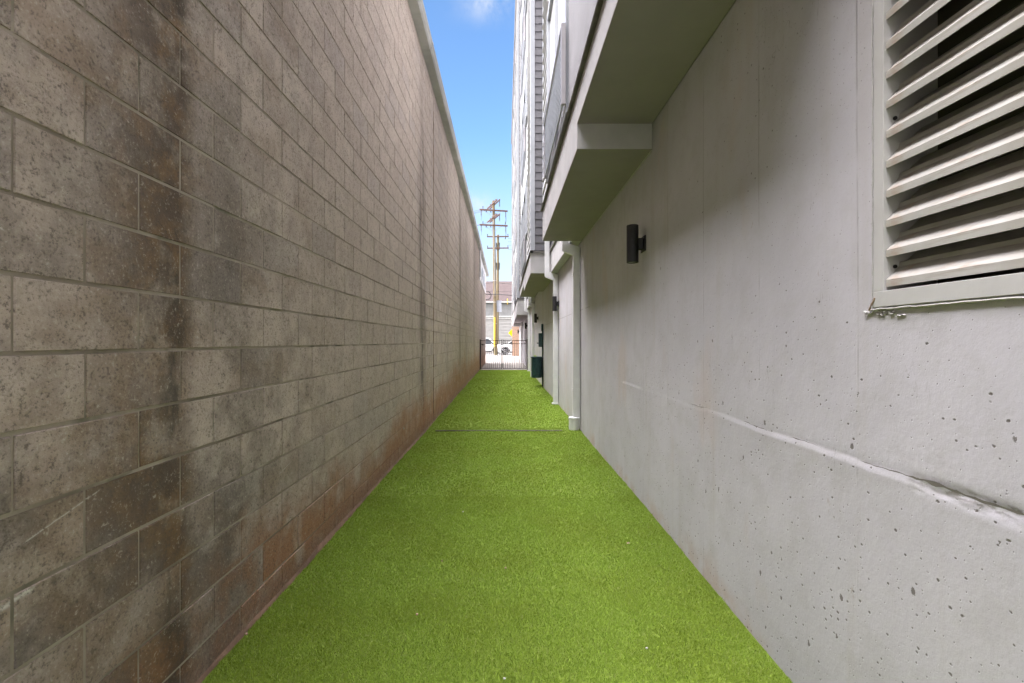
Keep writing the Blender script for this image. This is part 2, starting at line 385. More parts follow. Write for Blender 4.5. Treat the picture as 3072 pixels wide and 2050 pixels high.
# ------------------------------------------------------------------ builders
class MB:
    def __init__(s): s.v = []; s.f = []
    def poly(s, pts): i = len(s.v); s.v += [tuple(p) for p in pts]; s.f.append(tuple(range(i, i+len(pts)))); return s
    def box(s, x0, x1, y0, y1, z0, z1):
        i = len(s.v)
        s.v += [(x0,y0,z0),(x1,y0,z0),(x1,y1,z0),(x0,y1,z0),(x0,y0,z1),(x1,y0,z1),(x1,y1,z1),(x0,y1,z1)]
        s.f += [tuple(i+k for k in q) for q in ((0,3,2,1),(4,5,6,7),(0,1,5,4),(1,2,6,5),(2,3,7,6),(3,0,4,7))]; return s
    def prism(s, pts, axis, a, b):
        """extrude a 2-D outline along an axis; outline is given in the other two axes in order"""
        def P(p, t): return {'x': (t, p[0], p[1]), 'y': (p[0], t, p[1]), 'z': (p[0], p[1], t)}[axis]
        i = len(s.v); k = len(pts)
        s.v += [P(p, a) for p in pts] + [P(p, b) for p in pts]
        s.f.append(tuple(range(i, i+k))); s.f.append(tuple(range(i+2*k-1, i+k-1, -1)))
        for j in range(k):
            q = (j+1) % k; s.f.append((i+j, i+k+j, i+k+q, i+q))
        return s
    def tube(s, pts, r, n=10, cap=True):
        pts = [Vector(p) for p in pts]; rs = r if isinstance(r, (list, tuple)) else [r]*len(pts); rings = []
        for j, p in enumerate(pts):
            a = pts[max(j-1, 0)]; c = pts[min(j+1, len(pts)-1)]; d = (c-a).normalized()
            up = Vector((0, 0, 1)) if abs(d.z) < .9 else Vector((0, 1, 0))
            u = d.cross(up).normalized(); v = d.cross(u).normalized(); i = len(s.v)
            for k in range(n):
                t = 2*math.pi*k/n; s.v.append(tuple(p + (u*math.cos(t)+v*math.sin(t))*rs[j]))
            rings.append(i)
        for a, c in zip(rings, rings[1:]):
            for k in range(n): s.f.append((a+k, a+(k+1) % n, c+(k+1) % n, c+k))
        if cap: s.f.append(tuple(rings[0]+k for k in range(n))[::-1]); s.f.append(tuple(rings[-1]+k for k in range(n)))
        return s
    def bar(s, a, b, wd, ht):
        a = Vector(a); b = Vector(b); d = (b-a).normalized(); up = Vector((0, 0, 1)) if abs(d.z) < .9 else Vector((0, 1, 0))
        u = d.cross(up).normalized()*wd/2; v = u.cross(d).normalized()*ht/2; i = len(s.v)
        for p in (a, b):
            for q in (-u-v, u-v, u+v, -u+v): s.v.append(tuple(p+q))
        s.f += [tuple(i+k for k in q) for q in ((0,3,2,1),(4,5,6,7),(0,1,5,4),(1,2,6,5),(2,3,7,6),(3,0,4,7))]; return s
    def lathe(s, c, prof, n=20):
        i0 = len(s.v)
        for (r, z) in prof:
            for k in range(n):
                t = 2*math.pi*k/n; s.v.append((c[0]+r*math.cos(t), c[1]+r*math.sin(t), c[2]+z))
        for j in range(len(prof)-1):
            for k in range(n):
                a = i0+j*n; s.f.append((a+k, a+(k+1) % n, a+n+(k+1) % n, a+n+k))
        s.f.append(tuple(i0+k for k in range(n))[::-1]); a = i0+(len(prof)-1)*n; s.f.append(tuple(a+k for k in range(n)))
        return s
    def build(s, name, m, parent=None, smooth=False, bevel=0, fix=True):
        me = bpy.data.meshes.new(name); me.from_pydata(s.v, [], s.f)
        if fix:
            bm = bmesh.new(); bm.from_mesh(me); bmesh.ops.recalc_face_normals(bm, faces=bm.faces); bm.to_mesh(me); bm.free()
        o = bpy.data.objects.new(name, me); COL.objects.link(o)
        me.materials.append(MATS[m])
        if smooth:
            me.polygons.foreach_set('use_smooth', [True]*len(me.polygons))
            try: me.set_sharp_from_angle(angle=R(38))
            except Exception: pass
        if bevel:
            b = o.modifiers.new('bevel', 'BEVEL'); b.width = bevel; b.segments = 2; b.limit_method = 'ANGLE'
        if parent:
            o.parent = parent; o.matrix_parent_inverse = parent.matrix_world.inverted() if False else o.matrix_parent_inverse
            o.location = tuple(-v for v in parent.location)
        return o
def tag(o, label=None, cat=None, group=None, kind=None):
    if label: o['label'] = label
    if cat: o['category'] = cat
    if group: o['group'] = group
    if kind: o['kind'] = kind
    return o
def thing(name, loc, label, cat, group=None):
    o = bpy.data.objects.new(name, None); COL.objects.link(o); o.location = loc; o.empty_display_size = .2
    return tag(o, label, cat, group)
def copy_tree(o, parent=None):
    c = o.copy(); COL.objects.link(c); c.parent = parent
    for ch in [q for q in bpy.data.objects if q.parent == o]: copy_tree(ch, c)
    return c

# ------------------------------------------------------------------ ground
tag(MB().poly([(-600,-300,-.03),(600,-300,-.03),(600,900,-.03),(-600,900,-.03)]).build('ground', 'ground'), kind='structure')
dv = MB()
ys = [22.86, 27.2, 31.6, 36, 40.4, 44.6]
for a, b in zip(ys, ys[1:]):
    for x0, x1 in ((-9, -3.1), (-3.1, .25), (.25, 1.19)):
        if b <= 30.1 and x1 < -2: continue
        xa = max(x0, -1.25) if b <= 32 else x0
        dv.box(xa+.006, x1-.006, a+.006, b-.006, -.028, 0)
tag(dv.build('driveway', 'drive'), kind='structure')
tag(MB().box(-40, 40, 44.6, 47.6, -.028, .004).build('sidewalk', 'drive'), kind='structure')
tag(MB().box(-200, 200, 47.6, 47.75, -.028, .0).build('kerb', 'kerb', bevel=.02), kind='structure')
tag(MB().box(-200, 200, 47.75, 58, -.029, -.012).build('road', 'road'), kind='structure')
tag(MB().box(-200, 200, 58, 61.9, -.028, .1).build('far_sidewalk', 'drive'), kind='structure')

# ------------------------------------------------------------------ artificial turf
TX0, TX1 = -1.25, 1.19; SEAM = 7.28
tb = MB()
def tz(x, y): return .006*math.sin(1.7*y+.6*x)+.004*math.sin(3.9*x+.4*y)
nx, ys = 26, [-3+.25*i for i in range(int(25.8/.25)+1)]
for y in ys:
    for i in range(nx+1):
        x = TX0+(TX1-TX0)*i/nx; tb.v.append((x, y, -.004+tz(x, y)))
for j in range(len(ys)-1):
    for i in range(nx):
        a = j*(nx+1)+i; tb.f.append((a, a+1, a+nx+2, a+nx+1))
tag(MB().box(-1.09, .90, SEAM-.022, SEAM+.022, -.01, .009).build('turf_cut_shade', 'gap_shade'), 'dark strip painting the shade in the cut across the artificial grass by the round pipe boot', 'turf seam')  # solid dark strip stands in for the shade inside the cut
tag(tb.build('turf_backing', 'turf_base', smooth=True), kind='structure')
def turf():
    def strip(y0, y1, dens, h, wd):
        k = int((y1-y0)*(TX1-TX0)*dens)
        x = rng.uniform(TX0, TX1, k); y = rng.uniform(y0, y1, k); return x, y, np.full(k, h), np.full(k, wd)
    parts = [strip(1.2, 2.6, 60000, .0175, .0020), strip(2.6, 4.2, 40000, .0175, .0026), strip(4.2, 7.5, 15000, .020, .0042),
             strip(7.5, 12, 5200, .024, .007), strip(12, 22.8, 2200, .022, .012), strip(-1.5, 1.2, 900, .022, .010)]
    x = np.concatenate([p[0] for p in parts]); y = np.concatenate([p[1] for p in parts])
    h = np.concatenate([p[2] for p in parts]); wd = np.concatenate([p[3] for p in parts])
    # leave the cut open along the seam between the two rolls
    gap = (np.abs(y-SEAM-.006*np.sin(3*x)) < .022) & (x > -1.09) & (x < .90)
    gap2 = (np.abs(y-2.745) < .004) & (rng.random(len(x)) < .55)
    keep = ~(gap | gap2); x, y, h, wd = x[keep], y[keep], h[keep], wd[keep]; k = len(x)
    z = .006*np.sin(1.7*y+.6*x)+.004*np.sin(3.9*x+.4*y)-.004
    lift = np.where((y > SEAM) & (y < SEAM+.25) & (x > -1.1) & (x < .91), .016*np.exp(-(y-SEAM)/.10), 0)
    z = z+lift
    h = h*.66*rng.uniform(.65, 1.2, k)
    a = rng.uniform(0, 2*np.pi, k); lean = rng.uniform(.2, 1.1, k)*h; la = rng.uniform(0, 2*np.pi, k)
    lx = np.cos(la)*lean; ly = np.sin(la)*lean-.15*h
    dx = np.cos(a)*wd/2; dy = np.sin(a)*wd/2
    V = np.zeros((k, 5, 3))
    V[:,0] = np.stack([x-dx, y-dy, z], 1); V[:,1] = np.stack([x+dx, y+dy, z], 1)
    V[:,2] = np.stack([x+dx*.85+lx*.4, y+dy*.85+ly*.4, z+h*.62], 1); V[:,3] = np.stack([x-dx*.85+lx*.4, y-dy*.85+ly*.4, z+h*.62], 1)
    V[:,4] = np.stack([x+lx, y+ly, z+h], 1)
    el = TX0+.010+.006*np.sin(x*0+y*7.1)+.005*np.sin(y*23.7+1)+.004*np.sin(y*61); er = TX1-.006-.005*np.sin(y*9.3)-.004*np.sin(y*31+2)
    V[:,:,0] = np.clip(V[:,:,0], el[:,None], er[:,None])
    V = V.reshape(-1, 3); base = np.arange(k)*5
    me = bpy.data.meshes.new('grass'); me.vertices.add(k*5); me.vertices.foreach_set('co', V.ravel())
    loops = np.stack([base, base+1, base+2, base+3, base+3, base+2, base+4], 1).ravel()
    me.loops.add(k*7); me.loops.foreach_set('vertex_index', loops)
    ls = np.stack([np.arange(k)*7, np.arange(k)*7+4], 1).ravel(); me.polygons.add(2*k)
    me.polygons.foreach_set('loop_start', ls)
    me.update(calc_edges=True)
    at = me.attributes.new('rnd', 'FLOAT', 'FACE'); at.data.foreach_set('value', np.repeat(rng.random(k), 2).astype(np.float32))
    me.materials.append(MATS['turf_blade']); o = bpy.data.objects.new('artificial_grass', me); COL.objects.link(o)
    tag(o, 'bright green artificial grass covering the alley floor', 'artificial grass', kind='stuff')
turf()

# ------------------------------------------------------------------ left building (grey-brown concrete block)
WX = -1.25; W_TOP = 5.78; WY0, WY1 = -3.0, 30.0
lb = thing('block_building', (WX, 0, 0), 'long building with a stained grey brown concrete block wall beside the turf', 'building')
def block_wall():
    V = []; F = []; rn = []; rn2 = []
    P = .2032; L = .4064; j = .0036; ch = .0035; z_bed = 1.369-P*7
    row = 0; z0 = z_bed
    JY = 8.11
    while z0 < W_TOP-.01:
        z1 = min(z0+P, W_TOP)
        kidx = round((z0-1.166)/P); off = .164 if kidx % 2 == 0 else .164+.2032
        y = WY0-L+(off-WY0) % L
        while y < WY1:
            a, b = max(y, WY0), min(y+L, WY1)
            segs = [(a, b)]
            if a < JY-.02 and b > JY+.02: segs = [(a, JY), (JY, b)]
            for a, b in segs:
                if b-a < .03: continue
                r = random.random(); r2 = random.random()
                jj = j if y < 3 else j*.85
                zz0 = z0+jj+random.uniform(-.001, .001); zz1 = z1-jj+random.uniform(-.001, .001)
                aa = a+jj*.75+random.uniform(-.001, .001); bb = b-jj*.75+random.uniform(-.001, .001)
                xs = WX+random.uniform(-.0015, .0015); t = random.uniform(-.001, .001)
                xb = WX-.0105
                i = len(V)
                for (yy, zz, xx) in ((aa, zz0, xb), (bb, zz0, xb), (bb, zz1, xb), (aa, zz1, xb),
                                     (aa+ch, zz0+ch, xs+t), (bb-ch, zz0+ch, xs-t), (bb-ch, zz1-ch, xs-t), (aa+ch, zz1-ch, xs+t)):
                    V.append((xx, yy, zz))
                fs = [(4,5,6,7), (0,1,5,4), (1,2,6,5), (2,3,7,6), (3,0,4,7)]
                F.extend(tuple(i+q for q in f) for f in fs); rn += [r]*5; rn2 += [r2]*5
            y += L
        z0 += P
    me = bpy.data.meshes.new('wall'); me.from_pydata(V, [], F)
    for nm, d in (('rnd', rn), ('rnd2', rn2)):
        at = me.attributes.new(nm, 'FLOAT', 'FACE'); at.data.foreach_set('value', d)
    bm = bmesh.new(); bm.from_mesh(me)
    for f in bm.faces:
        if f.normal.x < -.01: f.normal_flip()
    bm.to_mesh(me); bm.free()
    me.materials.append(MATS['block']); o = bpy.data.objects.new('wall', me); COL.objects.link(o)
    o.parent = lb; o.location = (-WX, 0, 0)
block_wall()
# mortar face: tooled joints, then the solid body of the building behind it
MB().box(-15, WX-.0042, WY0+.01, WY1-.01, -.03, W_TOP-.002).build('mortar_joints', 'mortar', lb)
MB().box(-15.1, WX-.03, WY0+.02, WY1-.02, W_TOP, W_TOP+.12).build('roof', 'roof_top', lb)
# slight ledge of dried clay/footing at the base
fb = MB(); n0 = 260
for i in range(n0+1):
    y = -1+ (WY1+1)*i/n0; k = .002+.006*mnoise.noise((y*2.3, 0, 0)); h = .022+.014*mnoise.noise((y*1.7, 4, 0))
    fb.v += [(WX-.01, y, h+.012), (WX+k, y, h), (WX+k+.012, y, -.02)]
for i in range(n0):
    a = i*3; fb.f += [(a, a+1, a+4, a+3), (a+1, a+2, a+5, a+4)]
fb.build('footing', 'clay', lb, smooth=True)
# control joint sealant
cj = MB(); pts = [(WX+.001, 8.11+.003*mnoise.noise((0, 0, z*3)), z) for z in [ .02+.12*i for i in range(46)]]
cj.tube(pts, [.0045+.003*mnoise.noise((3, 0, z[2]*2.5)) for z in pts], 6); cj.build('control_joint', 'clay', lb)
# anchors / chips
ch_ = MB().lathe((0, 0, 0), [(.004, -.012), (.012, -.006), (.013, .004), (.005, .012)], 8)
ch_.v = [(WX+.004+v[0]*.5, 5.72+v[1], .33+v[2]*1.2) for v in ch_.v]; ch_.build('pipe_stub', 'pebble_white', lb)
# gutters in 6 m lengths
gj = [-5.01, .99, 6.99, 12.99, 18.99, 24.99, 31.3]
for a, b in zip(gj, gj[1:]):
    g = MB(); zt = EYE+4.38
    prof = [(WX-.03, zt+.0), (WX+.125, zt), (WX+.150, zt+.03), (WX+.150, zt+.055), (WX+.165, zt+.085), (WX+.170, zt+.105), (WX+.150, zt+.115), (WX-.03, zt+.125)]
    g.prism(prof, 'y', a+.012, b-.004); g.build('gutter', 'gutter', lb, bevel=.004)
    c = MB().prism([(p[0]+(.004 if p[0] > WX else 0), p[1]-(.004 if p[1] < zt+.05 else 0)) for p in prof], 'y', b-.03, b+.012) if b < 31 else None
    if c: c.build('gutter_joint', 'gutter', lb)
# white board with faded blue-grey marks high on the far end
sg = thing('wall_sign', (WX+.01, 25.5, 5.0), 'white painted sign with faded blue grey marks high on the block wall', 'sign')
MB().box(WX+.004, WX+.03, 22.6, 29.6, 4.42, 5.70).build('board', 'sign_white', sg)
mk = MB()
def blob(cy, cz, ry, rz, sd, seg=26):
    pts = []
    for k in range(seg):
        t = 2*math.pi*k/seg; q = 1+.35*mnoise.noise((math.cos(t)*1.4+sd, math.sin(t)*1.4, sd))
        pts.append((cy+math.cos(t)*ry*q, cz+math.sin(t)*rz*q))
    mk.prism(pts, 'x', WX+.028, WX+.034)
for a in ((24.6, 4.95, .5, .32, 1), (25.6, 5.2, .35, .28, 2), (26.3, 4.85, .6, .26, 3), (27.6, 5.05, .45, .35, 4), (28.5, 4.8, .4, .2, 5), (27.0, 5.4, .3, .12, 6)): blob(*a)
mk.build('lettering', 'sign_mark', sg)
# round white downspout near the far end of that wall
dl = thing('downspout', (WX+.06, 22.45, 4.6), 'short round white downspout under the gutter at the far end of the block wall', 'downspout')
MB().tube([(WX+.06, 22.3, z) for z in (5.775, 4.9, 4.5)], .045, 14).build('pipe', 'downspout_white', dl, smooth=True)
MB().tube([(WX+.06, 22.3, 5.3), (WX+.06, 22.3, 5.34)], .056, 14).build('bracket', 'downspout_white', dl)

# ------------------------------------------------------------------ right building
RX = 1.192; BX = .58; UX = 1.03; TOPZ = 18.2; YE = 39.5
rb = thing('townhouse_building', (RX, 0, 0), 'tall townhouse building with a painted grey concrete ground floor and white bays overhead', 'building')
VY0, VY1, VZ0, VZ1 = .50, 1.496, 1.508, 3.00
def conc_wall():
    ysl = sorted(set([-3, -1.5, -.5, 0] + [round(.1+.05*i, 4) for i in range(8)] + [round(VY0+.012*i, 4) for i in range(84)] + [VY1]
                 + [round(1.51+.014*i, 4) for i in range(300)] + [round(5.72+.1*i, 4) for i in range(40)] + [9.8, 10.5, 12, 15, 20, 25, 30, 35, YE]))
    zl = sorted(set([-.03, 0, .05] + [round(.1+.05*i, 4) for i in range(15)] + [round(.86+.006*i, 4) for i in range(40)]
                + [round(1.11+.05*i, 4) for i in range(8)] + [VZ0] + [round(1.55+.05*i, 4) for i in range(29)] + [VZ1, 3.05, 3.16]))
    ysl = [q for i, q in enumerate(ysl) if i == 0 or q-ysl[i-1] > .002]; zl = [q for i, q in enumerate(zl) if i == 0 or q-zl[i-1] > .002]
    def near(L, v): return min(range(len(L)), key=lambda i: abs(L[i]-v))
    i0, i1, k0, k1 = near(ysl, VY0), near(ysl, VY1), near(zl, VZ0), near(zl, VZ1)
    ysl[i0], ysl[i1], zl[k0], zl[k1] = VY0, VY1, VZ0, VZ1
    m = MB(); ny = len(ysl)
    for z in zl:
        for y in ysl:
            d = .0025*mnoise.noise((0, y*.9, z*.9))
            if .3 < y < 5.2 and .82 < z < 1.12:
                line = 1.000+.009*mnoise.noise((0, y*2.1, 0))+.005*mnoise.noise((5, y*9, 0))+.0025*mnoise.noise((5, y*31, 0))
                if y < 1.32: amp = .0035
                elif y < 2.2: amp = .0045
                elif y < 3.42: amp = .0045-.0030*min(1, (y-2.2)/.5)
                elif y < 4.1: amp = .0006
                elif y < 4.7: amp = .0035
                else: amp = .0
                amp *= .8+.45*mnoise.noise((9, y*3.3, 0))
                t = line-z
                if t > 0: d += amp*min(1, t/.020)*math.exp(-max(0, t-.020)/.06)
                else: d -= .30*amp*math.exp(t/.012)
                if y < 1.36:
                    rr = math.exp(-((z-.990)/.020)**2)*min(1, (1.42-y)/.1)
                    d += rr*(.004*mnoise.noise((0, y*28, z*40))+.004*mnoise.noise((2, y*70, z*85))-.005)
            if 6.45 < y < 7.8 and 1.85 < z < 1.93: d += .003*math.exp(-((z-1.895)/.012)**2)
            m.v.append((RX-d, y, z))
    for k in range(len(zl)-1):
        for i in range(ny-1):
            if i0 <= i < i1 and k0 <= k < k1: continue
            a = k*ny+i; m.f.append((a, a+ny, a+ny+1, a+1))
    o = m.build('wall', 'concrete', rb, smooth=True, fix=False)
    for p in o.data.polygons: pass
conc_wall()
MB().box(1.36, 9, -3, YE, -.03, 3.155).build('inner_wall', 'gap_shade', rb)  # coloured dark to stand in for the shaded depth behind the blades
MB().box(RX+.004, 1.36, -3.02, -3, -.03, 3.155).build('end_wall', 'concrete', rb)
MB().box(RX+.004, 1.36, YE, YE+.02, -.03, 3.155).build('end_wall', 'concrete', rb)
MB().box(1.5, 9, -3, YE-.1, 3.155, TOPZ-.3).build('upper_wall', 'stucco', rb)

def ledge_line(y): return 1.000+.009*mnoise.noise((0, y*2.1, 0))+.005*mnoise.noise((5, y*9, 0))+.0025*mnoise.noise((5, y*31, 0))
cr = MB(); y = .62
while y < 3.4:
    on = min(1, max(.04, 8*(mnoise.noise((y*2.6, 11, 0))-(-.25 if y < 1.4 else (-.05 if y < 2.7 else .05)))))
    wd = on*max(.0006, (.0045 if y < 1.38 else .0016)*(.8+1.2*mnoise.noise((y*23, 3, 1))))
    za = ledge_line(y)+.004+.003*mnoise.noise((y*40, 8, 2)); i = len(cr.v)
    cr.v += [(RX-.0045, y, za-wd), (RX-.0045, y, za+wd)]
    if i: cr.f.append((i-2, i, i+1, i-1))
    y += .012
cr.build('form_crack', 'crack', rb)
def siding_x(X, y0, y1, z0, z1, mname, ex=.178, name='siding'):
    m = MB(); z = z0
    while z < z1-.01:
        t = min(z+ex, z1)
        m.prism([(X-.010, z), (X+.012, t), (X+.05, t), (X+.05, z)], 'y', y0, y1)
        z = t
    return m.build(name, mname, rb, fix=True)
def siding_y(Y, x0, x1, z0, z1, mname, ex=.178, name='siding'):
    m = MB(); z = z0
    while z < z1-.01:
        t = min(z+ex, z1)
        i = len(m.v); m.prism([(Y, z), (Y+.012, t), (Y+.05, t), (Y+.05, z)], 'x', x0, x1); z = t
    return m.build(name, mname, rb)
FZ = 3.47; FL = 3.05
def window_x(X, y0, y1, z0, z1, tall=False, mull=2):
    fr = MB(); t = .07
    fr.box(X-.030, X+.05, y0, y0+t, z0, z1).box(X-.030, X+.05, y1-t, y1, z0, z1)
    fr.box(X-.028, X+.05, y0+t, y1-t, z1-t, z1).box(X-.028, X+.05, y0+t, y1-t, z0, z0+t)
    for i in range(1, mull):
        yc = y0+(y1-y0)*i/mull; fr.box(X-.026, X+.05, yc-.035, yc+.035, z0+t, z1-t)
    if not tall: fr.box(X-.055, X-.0305, y0-.03, y1+.03, z0-.05, z0-.002)
    f = fr.build('window', 'trim_white', rb)
    g = MB().box(X+.012, X+.02, y0+t, y1-t, z0+t, z1-t).build('pane', 'blind' if tall and y0 < 5 else 'glass', f)
    g.location = (0, 0, 0)
    return f
def rail_x(X, y0, y1, z0, z1, nb=11):
    m = MB(); m.box(X-.065, X-.025, y0, y0+.045, z0-.03, z1+.02).box(X-.065, X-.025, y1-.045, y1, z0-.03, z1+.02)
    m.box(X-.068, X-.022, y0+.046, y1-.046, z1-.02, z1+.018)
    r = m.build('balcony_rail', 'rail_metal', rb)
    q = MB()
    for i in range(nb):
        z = z0+(z1-z0-.05)*i/(nb-1); q.box(X-.052, X-.038, y0+.04, y1-.04, z-.012, z+.012)
    g = q.build('rail_bars', 'trim_white', r); g.location = (0, 0, 0)
def bay(y0, y1, zlo, ystep, zstep, low_far, plan, front=True, lite=False):
    """plan: list of (y0, y1, kind) along the alley face"""
    # stepped stucco band with its soffit
    if ystep is None: prof = [(y0, zlo), (y1, zlo), (y1, FZ-.06), (y0, FZ-.06)]
    elif low_far: prof = [(y0, zstep), (ystep, zstep), (ystep, zlo), (y1, zlo), (y1, FZ-.06), (y0, FZ-.06)]
    else: prof = [(y0, zlo), (ystep, zlo), (ystep, zstep), (y1, zstep), (y1, FZ-.06), (y0, FZ-.06)]
    bb = MB().prism(prof, 'x', BX, 1.188).build('bay_band', 'stucco', rb, bevel=.004)
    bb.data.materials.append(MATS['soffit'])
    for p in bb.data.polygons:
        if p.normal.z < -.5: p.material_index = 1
    # metal drip flashing
    fl = MB(); fl.prism([(BX-.035, FZ-.058), (BX-.028, FZ-.068), (BX-.004, FZ-.064), (BX+.06, FZ-.055), (BX+.06, FZ), (BX-.012, FZ)], 'y', y0-.03, y1+.02)
    fl.box(BX-.012, 1.10, y0-.030, y0-.003, FZ-.062, FZ-.02); fl.build('flashing', 'flashing', rb)
    MB().box(BX+.05, 1.51, y0+.05, y1-.05, FZ, TOPZ).build('bay_core', 'stucco', rb)
    for q in (y0, y1-.1): MB().box(BX, BX+.10, q, q+.10, FZ+.001, TOPZ).build('corner_board', 'trim_white', rb, bevel=.004)
    MB().box(BX-.07, 1.6, y0-.07, y1+.07, TOPZ, TOPZ+.35).build('parapet_cap', 'stucco_grey', rb)
    siding_y(y0+.005, BX+.101, UX+.16, FZ+.001, TOPZ, 'siding_grey')
    siding_y(y1-.055, BX+.101, UX+.16, FZ+.001, TOPZ, 'siding_grey')
    for a, b, kind in plan:
        if kind == 'stucco': MB().box(BX+.004, BX+.05, a, b, FZ+.001, TOPZ).build('stucco_panel', 'stucco_grey', rb)
        elif kind == 'siding': siding_x(BX-.004, a, b, FZ+.001, TOPZ, 'siding_white')
        elif kind == 'sidingg': siding_x(BX-.004, a, b, FZ+.001, TOPZ, 'siding_grey')
        elif kind == 'trim': MB().box(BX-.018, BX+.05, a, b, FZ+.001, TOPZ).build('vertical_trim', 'trim_white', rb)
        elif kind in ('door', 'win'):
            z = FZ; f = 0
            while z < TOPZ-1:
                if kind == 'door':
                    window_x(BX+.008, a, b, z+.04, z+2.25, True, 2); rail_x(BX, a-.02, b+.02, z+.14, z+.83)
                    z1 = z+2.25; zb = z+.04
                else:
                    window_x(BX+.008, a, b, z+.75, z+2.25, False, 1); z1 = z+2.25; zb = z+.75
                MB().box(BX+.006, BX+.05, a, b, z1, min(z+FL+(.04 if kind == 'door' else .75), TOPZ)).build('spandrel_panel', 'siding_white', rb)
                z += FL; f += 1
            if kind == 'win': MB().box(BX+.006, BX+.05, a, b, FZ+.001, FZ+.75).build('spandrel_panel', 'siding_white', rb)
bay(1.55, 7.17, 2.95, 3.74, 3.155, True, [(1.65, 4.26, 'stucco'), (4.27, 6.22, 'door'), (6.22, 7.07, 'siding')])
bay(10.55, 18.3, 2.95, 14.4, 3.155, False, [(10.65, 12.0, 'siding'), (12.0, 12.7, 'win'), (12.78, 15.6, 'door'), (15.6, 15.75, 'trim'), (15.75, 16.9, 'win'), (16.9, 18.2, 'siding')])
bay(22.1, YE, 2.67, None, None, True, [(22.2, 24.0, 'siding'), (24.0, 27.0, 'door'), (27.0, 27.2, 'trim'), (27.2, 30.0, 'siding'), (30.0, 31.2, 'win'), (31.2, 34, 'siding'), (34, 36.8, 'door'), (36.8, 39.4, 'siding')])
# wall between the bays, set out a little over the ground floor
for a, b in ((-3, 1.547), (7.172, 10.547), (18.302, 22.097)):
    MB().box(UX, 1.188, a, b, 2.952, FZ-.06).build('wall_band', 'stucco', rb)
    MB().box(UX-.03, UX+.05, a+.02, b-.035, FZ-.058, FZ-.001).build('flashing', 'flashing', rb)
    siding_x(UX, a, b-.03, FZ+.001, TOPZ, 'siding_grey')
    MB().box(UX+.05, 1.51, a, b, FZ, TOPZ).build('bay_core', 'stucco', rb)
    MB().box(UX-.04, 1.6, a+.08, b-.08, TOPZ, TOPZ+.33).build('parapet_cap', 'stucco_grey', rb)
# drop beam under the far bay
MB().box(BX+.02, 1.188, 32.0, 32.35, 2.44, 2.668).build('beam', 'stucco', rb, bevel=.01)
# crease of sealant where bay soffit meets the wall
MB().tube([(RX-.006, 3.76+.1*i, 2.946) for i in range(35)], .006, 6).build('sealant_bead', 'caulk', rb)

# louvred vent in the concrete wall
vt = thing('louver_vent', (RX, 1.0, VZ0), 'large pale metal louvred vent set in the grey concrete wall', 'vent')
fw = .040; X0 = RX-.006; X1 = RX+.166
fr = MB()
fr.box(X0, X1, VY1-fw, VY1-.001, VZ0+.051, VZ1-.001).box(X0, X1, VY0+.001, VY0+fw, VZ0+.051, VZ1-.001)
fr.box(X0-.001, X1, VY0+.001, VY1-.001, VZ0+.001, VZ0+.0505).box(X0-.001, X1, VY0+fw, VY1-fw, VZ1-.05, VZ1-.002)
fr.build('frame', 'vent_frame', vt, bevel=.0015)
def louver(z, first=None):
    h = .022; p = [(0, 0), (.0, h), (.018, h+.017), (.040, h+.042), (.043, h+.056), (.050, h+.058), (.055, h+.050), (.085, h+.080), (.112, h+.106)]
    th = .0022; m = MB()
    top = [(RX+.002+a, b) for a, b in p]; bot = [(RX+.002+a+th, b-th*1.2) for a, b in p]; bot[0] = (RX+.002+th, 0)
    pts = [(a, b+z) for a, b in top]+[(a, b+z) for a, b in reversed(bot)]
    y0, y1 = VY0+fw+.001, VY1-fw-.001
    k = len(pts); i = 0
    m.v = [(a, y0, b) for a, b in pts]+[(a, y1, b) for a, b in pts]
    for j in range(k): m.f.append((j, k+j, k+(j+1) % k, (j+1) % k))
    return m.build('blade', 'louver_metal', vt)
z = VZ0+.063; b0 = louver(z); q = 1
while z+.093*(q)+.11 < VZ1-.04:
    c = b0.copy(); COL.objects.link(c); c.parent = vt; c.location = (b0.location[0], b0.location[1], b0.location[2]+.0930*q); q += 1
for zz in (1.635, 2.10, 2.56, 2.93):
    sc = MB().tube([(RX+.030, VY1-fw-.004, zz), (RX+.030, VY1-fw+.002, zz)], .006, 10); sc.build('screw', 'black_metal', vt)
# ragged caulk and peeling paint round the frame
ck = MB()
def bead(path, r0, seed, tilt=0.0):
    pts = []; rs = []
    for i, p in enumerate(path):
        a = mnoise.noise((i*.37+seed, seed, 0)); pts.append((p[0], p[1]+.003*mnoise.noise((i*.5, seed, 7)), p[2]+.004*a)); rs.append(max(.001, .50*r0*(1+.9*mnoise.noise((i*.8, seed, 3)))))
    ck.tube(pts, rs, 7)
bead([(RX-.004, 1.50+.001, 1.50+.02*i) for i in range(76)], .0045, 1.3)
bead([(RX-.005, 1.515-.0125*i, 1.502) for i in range(82)], .0062, 4.1)
ck.build('caulk', 'caulk', vt, smooth=True)
ck = MB(); bead([(RX-.008, 1.510-.004*i, 1.502+.006*i) for i in range(7)], .005, 2.2)
ck.build('old_sealant', 'caulk_tan', vt, smooth=True)
